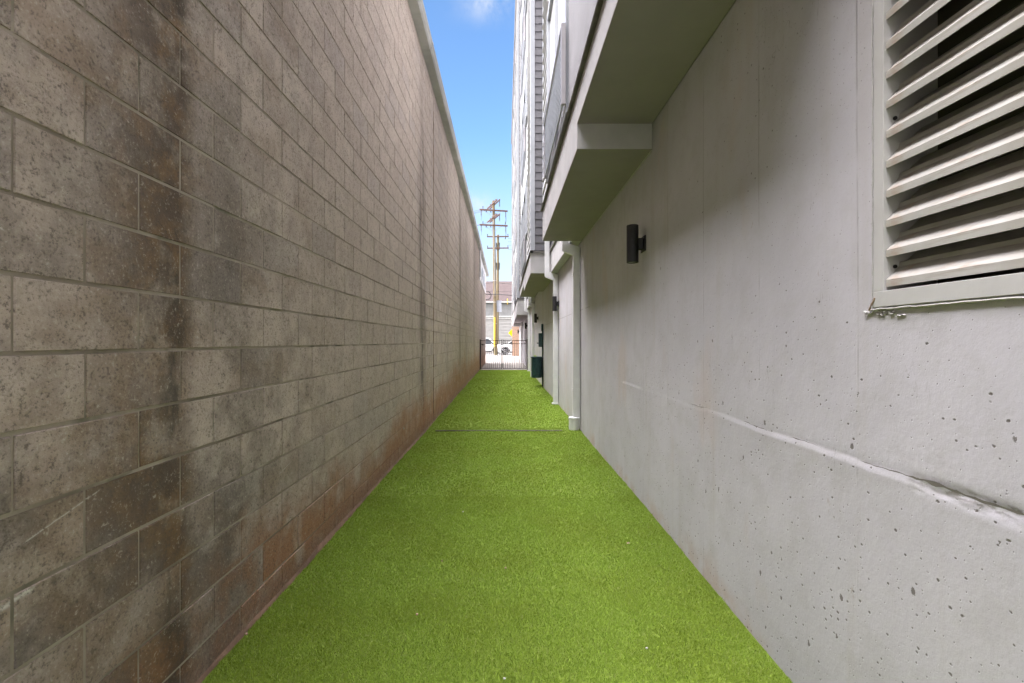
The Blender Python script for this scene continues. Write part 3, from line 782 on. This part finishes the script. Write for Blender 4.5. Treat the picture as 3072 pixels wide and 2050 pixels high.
# thin curled paint flakes under the sill
fk = MB()
for i in range(9):
    y = random.uniform(.80, 1.50) if i > 5 else random.uniform(1.38, 1.53); zc = 1.499-abs(random.gauss(0, .012)); ln = random.uniform(.010, .035)
    a = random.uniform(-.5, .35); wv = random.uniform(.0008, .0018); n_ = 6; i0 = len(fk.v)
    for k in range(n_+1):
        t = k/n_-.5; yy = y+math.cos(a)*ln*t; z_ = zc+math.sin(a)*ln*t+.002*math.sin(k*2+i); cur = .0015+.003*abs(t)*random.random()
        fk.v += [(RX-cur-.001, yy, z_+wv), (RX-cur*1.6-.002, yy, z_-wv*.3), (RX+.001, yy, z_+wv*.6)]
    for k in range(n_):
        b_ = i0+3*k; fk.f += [(b_, b_+3, b_+4, b_+1), (b_+2, b_, b_+3, b_+5)] 
tag(fk.build('peeling_paint', 'caulk', vt, smooth=True), kind='stuff')

# ------------------------------------------------------------------ wall lamps
def sconce():
    o = thing('wall_lamp', (RX, 3.98, 2.235), 'nearest black cylinder up and down lamp on the grey concrete wall', 'wall lamp', 'black cylinder lamps along the concrete wall')
    r, hh = .050, .160; cx = RX-.099
    prof = [(r-.012, -hh+.012), (r-.003, -hh), (r, -hh+.002), (r, hh-.002), (r-.003, hh), (r-.012, hh-.012)]
    MB().lathe((cx, 3.98, 2.235), prof, 36).build('lamp_body', 'black_metal', o, smooth=True)
    MB().lathe((cx, 3.98, 2.235), [(r-.013, -hh+.0115), (r-.013, -hh+.006)], 24).build('lens', 'lamp_lens', o)
    MB().box(cx+r-.004, RX-.014, 3.955, 4.005, 2.187, 2.283).build('arm', 'black_metal', o, bevel=.003)
    MB().box(RX-.013, RX-.001, 3.920, 4.040, 2.170, 2.300).build('backplate', 'black_metal', o, bevel=.002)
    return o
s0 = sconce()
for y, lb_ in ((10.25, 'black cylinder wall lamp just beyond the second downspout'),
               (16.6, 'black cylinder wall lamp above and beyond the green waste station'),
               (24.6, 'black cylinder wall lamp just past the gate beside the paired downspouts'),
               (31.3, 'second farthest black cylinder wall lamp, beyond the gate near the white downspout'),
               (39.0, 'farthest and smallest black cylinder wall lamp near the brick wall')):
    c = copy_tree(s0); c.location = (RX, y, 2.235); c['label'] = lb_
    if y > 38: c.location = (RX, 38.9, 2.235)

# ------------------------------------------------------------------ downspouts
GD = 'rectangular downspouts on the concrete wall'
def downspout(y, label, m, up_y, flip=1, boot=True, zfoot=.19, outx=.90):
    """pipe on the wall at y, elbow under the band out to a pipe at x=outx that goes up beside the bay"""
    o = thing('downspout', (RX-.06, y, 0), label, 'downspout', GD)
    w_, d_ = .062, .098
    zt = 2.86
    MB().box(RX-.012-.105, RX-.010, y-w_/2-.01, y+w_/2+.01, zfoot-.02 if boot else .02, zt-.06).build('pipe', m, o, bevel=.008)
    # elbow: mitred box section sloping out and slightly up
    e = MB(); x0, x1 = outx, RX-.01
    e.prism([(x1, zt-.10), (x1, zt+.03), (x0+.11, zt+.085), (x0, zt+.085), (x0, zt-.01), (x0+.02, zt-.03), (x1-.11, zt-.10)], 'y', y-w_/2-.008, y+w_/2+.008)
    e.build('elbow', m, o, bevel=.006)
    MB().box(outx+.002, outx+.105, y-w_/2-.004, y+w_/2+.004, zt+.05, TOPZ if False else 9.0).build('upper_pipe', m, o, bevel=.006)
    for zb in (.62, 2.45):
        MB().box(RX-.125, RX-.006, y-w_/2-.016, y+w_/2+.016, zb, zb+.012).box(RX-.125, RX-.006, y-w_/2-.016, y+w_/2+.016, zb+.022, zb+.034).build('strap', m, o, bevel=.002)
    if boot:
        MB().lathe((RX-.10, y, 0), [(.080, -.01), (.080, .17), (.086, .175), (.086, .20), (.076, .205)], 28).build('boot', 'downspout_white', o, smooth=True)
    else:
        MB().box(RX-.145, RX-.004, y-.06, y+.05, .0, .035).build('boot', m, o, bevel=.006)
    return o
downspout(7.36, 'nearest white downspout standing in a round white pipe boot by the first bay', 'downspout_white', 7.3)
downspout(10.36, 'white downspout with an elbow between the first and second bay', 'downspout_white', 10.3, boot=False, outx=.885)
downspout(18.5, 'white downspout behind the green waste bin, nearer of the close pair', 'downspout_white', 18.5, outx=.92)
downspout(21.9, 'white downspout right by the gate, farther of the close pair', 'downspout_white', 21.9, boot=False, outx=.90)
o = thing('downspout', (RX-.06, 30.3, 0), 'sunlit white downspout beyond the gate near the end of the wall', 'downspout', GD)
MB().box(1.03, 1.18, 30.2, 30.3, 0, 2.42).build('pipe', 'downspout_white', o, bevel=.01)
MB().lathe((1.10, 30.25, 0), [(.075, 2.40), (.085, 2.42), (.085, 2.62), (.06, 2.66)], 16).build('pipe_cap', 'downspout_grey', o)

# ------------------------------------------------------------------ pet waste station
ps = thing('waste_station', (1.14, 14.45, 0), 'dark green dog waste station with bin and bag box on a post', 'waste bin')
m = MB().box(1.148, 1.184, 14.43, 14.47, 0, 1.94)
m.build('post', 'green_steel', ps, bevel=.003)
MB().lathe((.975, 14.35, 0), [(.150, .285), (.163, .29), (.165, .31), (.165, .885), (.170, .89), (.170, .905), (.150, .91)], 32).build('bin', 'green_steel', ps, smooth=True)
MB().lathe((.975, 14.35, 0), [(.188, .905), (.190, .912), (.188, .925), (.12, .94)], 32).build('lid', 'green_steel', ps, smooth=True)
MB().box(1.10, 1.150, 14.39, 14.51, .34, .84).build('bracket', 'green_steel', ps, bevel=.004)
bx = MB().box(1.045, 1.147, 14.33, 14.57, 1.235, 1.655)
for i in range(9): bx.box(1.047, 1.152, 14.325, 14.3295, 1.26+.042*i, 1.272+.042*i)
bx.build('bag_dispenser', 'green_steel', ps, bevel=.002)
MB().box(.99, 1.044, 14.42, 14.46, 1.335, 1.365).build('handle', 'green_steel', ps, bevel=.004)
MB().box(1.126, 1.1475, 14.30, 14.60, 1.72, 1.94).build('sign_plate', 'green_steel', ps, bevel=.002)
MB().lathe((.93, 14.33, .935), [(.01, 0), (.05, .005), (.04, .03), (.015, .035)], 9).build('bag', 'bag', ps, smooth=True)

# ------------------------------------------------------------------ gates
GY = 22.8
def gate(x0, x1, zmid, label, lock):
    o = thing('metal_gate', ((x0+x1)/2, GY, 0), label, 'gate', 'pair of black gate leaves closing the alley')
    MB().box(x0, x0+.034, GY-.017, GY+.017, .045, 1.475).box(x1-.034, x1, GY-.017, GY+.017, .045, 1.475) \
        .box(x0+.034, x1-.034, GY-.013, GY+.013, 1.435, 1.463).box(x0+.034, x1-.034, GY-.012, GY+.012, zmid-.013, zmid+.013) \
        .box(x0+.034, x1-.034, GY-.013, GY+.013, .068, .096).build('frame', 'gate_black', o)
    for i in range(1, 10):
        x = x0+.017+(x1-x0-.034)*i/10
        MB().box(x-.0085, x+.0085, GY-.0085, GY+.0085, .096, 1.435).build('bar', 'gate_black', o)
    for x in (x0, x1-.034): MB().box(x-.002, x+.036, GY-.019, GY+.019, 1.475, 1.492).build('post_cap', 'gate_black', o)
    lock(o)
    return o
def lockl(o):
    MB().lathe((-1.085, GY-.03, 1.245), [(.02, -.04), (.035, -.02), (.037, .03), (.018, .04)], 12).build('lock', 'gate_black', o)
def lockr(o):
    MB().tube([(-.07, GY-.01, 1.43), (-.01, GY-.03, 1.43), (.0, GY-.03, 1.38), (-.06, GY-.03, 1.36)], .011, 6).build('latch', 'gate_black', o)
    MB().tube([(-.105, GY-.005, .12), (-.105, GY-.005, .33)], .014, 6).build('drop_rod', 'gate_black', o)
gate(-1.205, -.145, 1.262, 'left leaf of the black metal bar gate beside the block wall', lockl)
gate(-.115, 1.055, 1.290, 'right leaf of the black metal bar gate beside the white downspout', lockr)
for x, lab in ((-1.238, 'black square gate post against the block wall'), (1.105, 'black square gate post against the concrete wall')):
    p = thing('gate_post', (x, GY, 0), lab, 'gate post', 'square posts carrying the gate leaves')
    xx = max(x, -1.215) if x < 0 else x
    MB().box(x-.003 if x < 0 else x-.02, (x+.028) if x < 0 else x+.022, GY-.022, GY+.022, -.01, 1.50).build('post', 'gate_black', p)
    MB().box(x-.005 if x < 0 else x-.023, (x+.031) if x < 0 else x+.025, GY-.025, GY+.025, 1.50, 1.515).build('cap', 'gate_black', p)

# ------------------------------------------------------------------ small litter on the turf
lit = [(-.05, 2.82*.98, 'pebble', 'small pink pebble on the turf right of the alley centre line'),]
def px(u, v, zz=.02):       # a point of the photo (3072 wide) dropped onto the turf
    Y = 1393*(EYE-zz)/(v-1026.); return ((u-1515)*Y/1393, Y)
for k, (u, v, mt, lab, r) in enumerate(((1251, 1847, 'pebble', 'small pink pebble lying on the turf in the foreground', .006),
                        (1517, 1707, 'pebble', 'tiny reddish pebble lying at the middle of the turf', .006), (739, 1906, 'pebble', 'brown pebble lying on the turf close to the block wall', .006),
                        (1389, 1538, 'pebble_white', 'tiny white pebble lying on the turf left of centre', .005), (1940, 1949, 'pebble_white', 'tiny white pebble lying on the turf nearest the concrete wall', .005),
                        (1513, 2040, 'pebble_white', 'tiny white pebble lying at the very front of the turf', .005))):
    X, Y = px(u, v); m = MB().lathe((0, 0, 0), [(r*.5, -r*.8), (r, -.2*r), (r*.95, .4*r), (r*.4, .8*r)], 8)
    m.v = [(a*(1+.2*math.sin(7*a*100+k)), b, c) for a, b, c in m.v]
    o = m.build('pebble', mt, smooth=True); o.location = (X, Y, .024); tag(o, lab, 'pebble')
for u, v, lab in ((1325, 1689, 'dark brown bit of leaf on the turf left of centre'), (1885, 1635, 'curled tan bit of leaf on the turf near the concrete wall'), (1225, 1403, 'dark bit of leaf on the turf near the cut across it')):
    X, Y = px(u, v); m = MB()
    i0 = 0; L = .022
    for k in range(7):
        t = k/6; wv = .006*math.sin(math.pi*t)+.0006; m.v += [(t*L-L/2, -wv, .004*math.sin(t*3)), (t*L-L/2, 0, .002), (t*L-L/2, wv, .005*math.sin(t*3)+.002)]
    for k in range(6): a = 3*k; m.f += [(a, a+3, a+4, a+1), (a+1, a+4, a+5, a+2)]
    o = m.build('leaf', 'dead_leaf' if 'dark' in lab else 'caulk_tan', smooth=True); o.location = (X, Y, .026); o.rotation_euler = (0, 0, u)
    tag(o, lab, 'leaf')

# ------------------------------------------------------------------ street: brick wall, road sign
bw = thing('brick_wall', (1.3, 45.6, 0), 'tan brick wall end beyond the far end of the concrete wall', 'brick wall')
MB().box(.70, 4.2, 45.4, 45.8, 0, 3.2).build('wall', 'brick', bw)
MB().box(.66, 4.24, 45.36, 45.84, 3.2, 3.3).build('coping', 'kerb', bw, bevel=.01)
rs = thing('road_sign', (.76, 47.0, 0), 'yellow diamond road sign half hidden behind the brick wall', 'road sign')
MB().box(.735, .785, 47.03, 47.07, 0, 2.8).build('post', 'sign_back', rs)
MB().prism([(.76-.44, 2.27), (.76, 1.83), (.76+.44, 2.27), (.76, 2.71)], 'y', 46.995, 47.0).build('plate', 'sign_yellow', rs)

# ------------------------------------------------------------------ utility poles
def P(u, v, Y): return ((u-1515)*Y/1393, Y, EYE+(1026-v)*Y/1393)
def insul(o, p, ln=.28, d=(0, 0, -1)):
    d = Vector(d).normalized(); p = Vector(p); pts = []; rs = []
    for k in range(9): pts.append(p+d*ln*k/8); rs.append(.028 if k % 2 else .06)
    MB().tube(pts, rs, 8).build('insulator', 'insulator', o)
p1 = thing('utility_pole', (-.95, 47.3, 0), 'taller and nearer wooden utility pole with a yellow guard on its shaft', 'utility pole', 'wooden utility poles at the end of the alley')
n_ = 14; b0_, t0_ = Vector((-.95, 47.3, 0)), Vector((-1.18, 47.3, 15.75))
MB().tube([b0_.lerp(t0_, k/n_) for k in range(n_+1)], [.185-.055*k/n_ for k in range(n_+1)], 18).build('shaft', 'pole_wood', p1, smooth=True)
def arm(o, a, b, wd=.12, ht=.15, m='arm_wood'): MB().bar(a, b, wd, ht).build('crossarm', m, o, bevel=.01)
for va, vb in ((630, 635), (675.5, 679)):
    a = Vector(P(1438.5, va, 47.1)); b = Vector(P(1523, vb, 47.1)); arm(p1, a, b); c = (a+b)/2
    for s in (-1, 1):
        MB().tube([c+Vector((s*.85, .08, -.06)), c+Vector((s*.06, .1, -.62))], .018, 6).build('brace', 'sign_back', p1)
    for t in (.06, .24, .40, .93):
        q = a.lerp(b, t); insul(p1, q+Vector((0, 0, -.08)), .5 if t in (.06, .93) else .16)
    q = a.lerp(b, .93); MB().tube([q+Vector((0, 0, -.5)), q+Vector((.03, 0, -.9)), q+Vector((-.05, 0, -1.35))], [.035, .02, .05], 6).build('jumper_lead', 'wire', p1)
    q = a.lerp(b, .06); MB().tube([q+Vector((0, 0, -.5)), q+Vector((.03, 0, -.8)), q+Vector((.0, 0, -1.1))], [.03, .008, .008], 6).build('jumper_lead', 'wire', p1)
    q = a.lerp(b, .12); MB().tube([q+Vector((0, 0, .05)), q+Vector((0, 0, .35))], [.03, .05], 8).build('insulator', 'insulator', p1)
for z in (15.38, 13.95):
    for off in (-.13, .14):
        arm(p1, (-.66+off, 45.75, z), (-1.72+off, 48.85, z), .10, .13)
    for t in (.25, .6, .8):
        q = Vector((-.68, 45.75, z)).lerp(Vector((-1.72, 48.85, z)), t); MB().tube([q+Vector((0, 0, .05)), q+Vector((0, 0, .28))], [.03, .055], 8).build('insulator', 'insulator', p1)
    insul(p1, (-.55, 45.9, z-.1), .55)
MB().tube([(-1.0, 47.13, 6.0), (-1.08, 47.15, 9.5), (-1.14, 47.17, 14.2)], .028, 8).build('conduit', 'rim', p1)
MB().tube([(-1.045, 47.10, 3.85), (-1.07, 47.10, .9)], .085, 10).build('guard', 'guard_yellow', p1, smooth=True)
for z in (3.2, 5.4, 7.6): 
    c = b0_.lerp(t0_, z/15.75); r = .185-.055*z/15.75+.006
    MB().tube([c+Vector((0, 0, -.02)), c+Vector((0, 0, .03))], r, 18).build('band', 'rim', p1)
p2 = thing('utility_pole', (-.92, 57, 0), 'shorter wooden utility pole standing behind the taller one with a grey box', 'utility pole', 'wooden utility poles at the end of the alley')
b1_, t1_ = Vector((-.98, 57, 0)), Vector((-.86, 57, 14.5))
MB().tube([b1_.lerp(t1_, k/n_) for k in range(n_+1)], [.20-.06*k/n_ for k in range(n_+1)], 18).build('shaft', 'pole_wood', p2, smooth=True)
for v in (711.5, 746):
    a = Vector(P(1461, v, 56.8)); b = Vector(P(1526, v-.5, 56.8)); arm(p2, a, b, .12, .14, 'arm_wood')
    for t in (.03, .97): q = a.lerp(b, t); MB().tube([q+Vector((0, 0, .05)), q+Vector((-.03, 0, .3))], [.03, .06], 8).build('insulator', 'insulator', p2)
for z, dz in ((13.35, .7), (10.9, .7)):
    for s in (-1, 1): MB().bar((-.87+s*.2, 56.85, z+dz/2-.2), (-.87+s*.16, 56.9, z-dz), .10, .16).build('cutout', 'insulator', p2)
bxp = thing('utility_box', (-.75, 47.9, 5), 'pale grey metal box mounted high on the pole side', 'utility box')
MB().box(-.86, -.36, 47.45, 47.85, EYE+(1026-937)*.0342, EYE+(1026-904)*.0342).build('cabinet', 'cabinet', bxp, bevel=.02)
MB().box(-.88, -.34, 47.43, 47.87, EYE+(1026-904)*.0342, EYE+(1026-904)*.0342+.03).build('cover', 'cabinet', bxp, bevel=.008)
MB().box(-.885, -.84, 47.3, 47.5, 4.9, 5.2).build('bracket', 'sign_back', bxp)
# wires
def wire(name, pts, r, lab, grp='overhead wires at the street'):
    out = []
    for a, b in zip(pts, pts[1:]):
        a = Vector(a); b = Vector(b); n = 10; sag = (b-a).length*.012
        for k in range(n): t = k/n; out.append(a.lerp(b, t)+Vector((0, 0, -4*sag*t*(1-t))))
    out.append(Vector(pts[-1])); tag(MB().tube(out, r, 6).build(name, 'wire', smooth=True), lab, 'wire', grp)
wire('cable', [(-14, 47.0, 6.3), (-1.08, 47.08, 6.20), (14, 47.0, 5.9)], .045, 'thick black cable crossing in front of the brown shingle roof')
wire('cable', [(-14, 47.5, 6.7), (-1.1, 47.46, 6.55), (14, 47.4, 6.45)], .016, 'thin cable crossing just above the thick one')
wire('cable', [(-14, 47.5, 6.9), (-1.1, 47.46, 7.42), (14, 47.4, 6.8)], .02, 'thin cable crossing along the ridge line of the far roof')
lp = [( (1461-1515)*46.9/1393 + .40*math.cos(t), 46.98, 6.05+.42*math.sin(t)) for t in [2*math.pi*k/36 for k in range(37)]]
tag(MB().tube(lp, .045, 8).build('cable_coil', 'wire', smooth=True), 'round coil of black cable hanging left of the tall pole', 'cable coil')
for i, (a, z) in enumerate((((-2.62, 47.1), 14.75), ((-1.9, 47.1), 14.7), ((-2.62, 47.1), 13.2), ((-1.3, 48.6), 15.4), ((-1.3, 48.6), 14.0))):
    wire('power_line', [(a[0], a[1], z), (-30, 62+i, z-1.4)], .013, ('power line from the left end of the topmost crossarm of the taller pole', 'power line from the middle of the topmost crossarm of the taller pole',
        'power line from the left end of the second crossarm of the taller pole', 'power line from the upper slanting arm pair of the taller pole', 'power line from the lower slanting arm pair of the taller pole')[i], 'power lines running left')
for i, z in enumerate((14.0, 13.6, 13.2, 12.7)):
    wire('power_line', [(.35, 56.8, z), (30, 44+i, z-2.2)], .014, '%s thin power line running right from the shorter pole' % ('topmost', 'second highest', 'third highest', 'lowest')[i], 'power lines running right')

# ------------------------------------------------------------------ far building
fbld = thing('far_building', (0, 64, 0), 'pale sided building with a brown shingle roof across the street', 'building')
FY = 64.0
def fz(v): return EYE+(1026-v)*FY/1393
MB().box(-22, 22, FY+.05, FY+14, 0, fz(909)).build('wall', 'far_siding', fbld)
m = MB(); z = 0.1; px_ = 9*FY/1393
while z < fz(957)-.05:
    t = min(z+px_, fz(957)); m.prism([(FY-.03, z+.02), (FY+.0, t), (FY+.06, t), (FY+.06, z), (FY+.0, z)], 'x', -22, 22); z = t
m.build('siding', 'far_siding', fbld)
MB().box(-22, 22, FY-.02, FY+.049, fz(949), fz(913)).build('stucco_band', 'far_stucco', fbld)
MB().box(-22, 22, FY-.10, FY-.021, fz(953), fz(949)).box(-22, 22, FY-.08, FY-.0, fz(957.5), fz(955)).build('trim', 'far_trim', fbld)
MB().box(-22, 22, FY-.35, FY-.22, fz(910), fz(906)).build('gutter', 'far_trim', fbld)
MB().box(-22, 22, FY-.22, FY+.05, fz(912.5), fz(910)).build('eave', 'roof_edge', fbld)
MB().prism([(FY-.25, fz(906)), (FY+7, 10.6), (FY+14.3, fz(906))], 'x', -22.4, 22.4).build('roof', 'shingle', fbld)
MB().tube([(.33, FY-.3, fz(915)), (.33, FY-.3, fz(898))], .06, 8).build('vent_pipe', 'guard_yellow', fbld)

# ------------------------------------------------------------------ cars
def car(loc, face, label, L=4.6, H=1.72, W=1.85):
    """nose towards local -X; face=-1 turns it round"""
    o = thing('parked_car', loc, label, 'car', 'white cars parked at the kerb')
    def V(p): return (p[0]*face, p[1], p[2])
    # lower body: outline along X, several slices across
    wf, wr = .88, L-.95; wr_ = .36; arch = .43
    side = [(0.02, .42), (0, .62), (.06, .88), (.22, .98), (.95, 1.08), (L-.35, 1.12), (L-.06, 1.0), (L, .75), (L-.02, .42), (L-.2, .27)]
    def archpts(cx): return [(cx+arch*math.cos(t), max(.27, .36+arch*math.sin(t))) for t in [math.pi*k/10 for k in range(0, 11)]]
    out = side + [(wr+arch, .27)]+archpts(wr)[0:]+[(wr-arch, .27), (wf+arch, .24)]+archpts(wf)+[(wf-arch, .27), (.15, .27)]
    sl = [(-W/2, .90), (-W/2+.05, .97), (-W/2+.14, 1.0), (W/2-.14, 1.0), (W/2-.05, .97), (W/2, .90)]
    b = MB(); k = len(out); cz = .55; cx = L/2
    for yy, s in sl:
        for (x, z) in out: b.v.append(V((cx+(x-cx)*(1-(1-s)*.25) , yy, cz+(z-cz)*(s if z > cz else 1))))
    for j in range(len(sl)-1):
        for i in range(k): b.f.append((j*k+i, j*k+(i+1) % k, (j+1)*k+(i+1) % k, (j+1)*k+i))
    b.f.append(tuple(range(k))); b.f.append(tuple((len(sl)-1)*k+i for i in range(k-1, -1, -1)))
    bo = b.build('body', 'car_paint', o); bo.location = (0, 0, 0)
    # cabin: greenhouse glass with a painted roof and pillars
    gh0, gh1 = 1.05, L-.25
    cab = [(gh0-.10, 1.06), (gh0+.72, H-.08), (gh0+1.15, H-.01), (L-1.2, H-.03), (L-.55, H-.16), (L-.20, 1.10)]
    def cabin(shr, inset, name, m, prof):
        q = MB(); k = len(prof); rows = [(-W/2+.06+inset, 0), (W/2-.06-inset, 0)]
        for sgn in (-1, 1):
            for (x, z) in prof:
                t = max(0, (z-1.06)/(H-1.06)); q.v.append(V((x, sgn*(W/2-.05-inset-.20*t), z)))
        for i in range(k): q.f.append((i, (i+1) % k, k+(i+1) % k, k+i))
        q.f.append(tuple(range(k))); q.f.append(tuple(range(2*k-1, k-1, -1)))
        r = q.build(name, m, o); r.location = (0, 0, 0); return r
    cabin(0, .0, 'window_glass', 'glass', cab)
    # roof skin and pillars stand 8 mm proud
    q = MB()
    def side_pt(x, z, s, e=.012): t = max(0, (z-1.06)/(H-1.06)); return Vector(V((x, s*(W/2-.05-.20*t+e), z)))
    for s in (-1, 1):
        for a, c in (((gh0-.12, 1.05), (gh0+.72, H-.07)), ((gh0+1.25, 1.05), (gh0+1.35, H-.04)), ((L-1.35, 1.05), (L-1.30, H-.05)), ((L-.30, 1.05), (L-.58, H-.14))):
            q.bar(side_pt(*a, s), side_pt(*c, s), .03, .09)
    for a, c in zip(cab[1:], cab[2:5]):
        q.poly([side_pt(a[0], a[1]+.03, -1), side_pt(c[0], c[1]+.03, -1), side_pt(c[0], c[1]+.03, 1), side_pt(a[0], a[1]+.03, 1)])
        for s in (-1, 1): q.poly([side_pt(a[0], a[1]+.03, s), side_pt(c[0], c[1]+.03, s), side_pt(c[0], c[1]-.06, s, .014), side_pt(a[0], a[1]-.06, s, .014)])
    r = q.build('roof', 'car_paint', o); r.location = (0, 0, 0)
    for s in (-1, 1):
        q = MB().box(*sorted((V((.95+arch, 0, 0))[0], V((wr-arch, 0, 0))[0])), *sorted((s*(W/2-.03), s*(W/2+.012))), .24, .36)
        r = q.build('sill', 'car_plastic', o); r.location = (0, 0, 0)
        for cx_ in (wf, wr):
            q = MB(); n = 14
            for i in range(n+1):
                t = math.pi*i/n
                for rr, yy in ((arch+.05, W/2+.008), (arch-.02, W/2+.008), (arch-.02, W/2-.10)):
                    q.v.append(V((cx_+rr*math.cos(t), s*yy, .36+rr*math.sin(t)*.98)))
            for i in range(n): a = 3*i; q.f += [(a, a+3, a+4, a+1), (a+1, a+4, a+5, a+2)]
            r = q.build('wheel_arch', 'car_plastic', o); r.location = (0, 0, 0)
            wv = MB(); prof = [(.20, -.10), (.33, -.11), (wr_-.01, -.08), (wr_, 0), (wr_-.01, .08), (.33, .11), (.20, .10)]
            n = 28
            for (rr, yy) in prof:
                for i in range(n): t = 2*math.pi*i/n; wv.v.append(V((cx_+rr*math.cos(t), s*(W/2-.11)+yy, .36-.01+rr*math.sin(t))))
            for j in range(len(prof)-1):
                for i in range(n): wv.f.append((j*n+i, j*n+(i+1) % n, (j+1)*n+(i+1) % n, (j+1)*n+i))
            wv.f.append(tuple(range(n))); wv.f.append(tuple(6*n+i for i in range(n)))
            ty = wv.build('wheel', 'tyre', o, smooth=True); ty.location = (0, 0, 0)
            sp = MB(); yv = s*(W/2+.004)
            for i in range(10):
                t = 2*math.pi*i/10; a = V((cx_+.04*math.cos(t), yv, .35+.04*math.sin(t))); c = V((cx_+.225*math.cos(t), yv, .35+.225*math.sin(t))); sp.bar(a, c, .02, .035)
            ring = [V((cx_+.235*math.cos(2*math.pi*i/24), yv, .35+.235*math.sin(2*math.pi*i/24))) for i in range(25)]
            sp.tube(ring, .016, 6, cap=False); sp.tube([V((cx_, yv-.02, .35)), V((cx_, yv+.02, .35))], .05, 10)
            rm = sp.build('rim', 'rim', ty); rm.location = (0, 0, 0)
        q = MB()
        q.v = [V(p) for p in ((.03, s*(W/2-.30), .72), (.40, s*(W/2-.02), .76), (.42, s*(W/2-.025), .90), (.07, s*(W/2-.30), .84))]; q.f = [(0, 1, 2, 3)]
        q2 = MB(); q2.bar(V((.05, s*(W/2-.24), .80)), V((.42, s*(W/2-.03), .84)), .05, .13)
        r = q2.build('headlight', 'lamp_glass', o); r.location = (0, 0, 0)
        q = MB().bar(V((gh0+.30, s*(W/2+.10), 1.12)), V((gh0+.42, s*(W/2-.03), 1.10)), .10, .13); r = q.build('wing_mirror', 'car_paint', o, bevel=.02); r.location = (0, 0, 0)
        for xx in (gh0+.95, L-1.55):
            q = MB().bar(V((xx, s*(W/2+.012), .93)), V((xx+.18, s*(W/2+.012), .94)), .025, .03); r = q.build('door_handle', 'car_plastic', o); r.location = (0, 0, 0)
    return o
car((-.84, 50.0, -.012), 1, 'white car whose front wheel shows through the middle of the gate')
c2 = car((-.12, 53.6, -.012), -1, 'white car seen left of the tall pole beyond the gate', 4.7, 1.86, 1.9)
print('objects', len(bpy.data.objects))
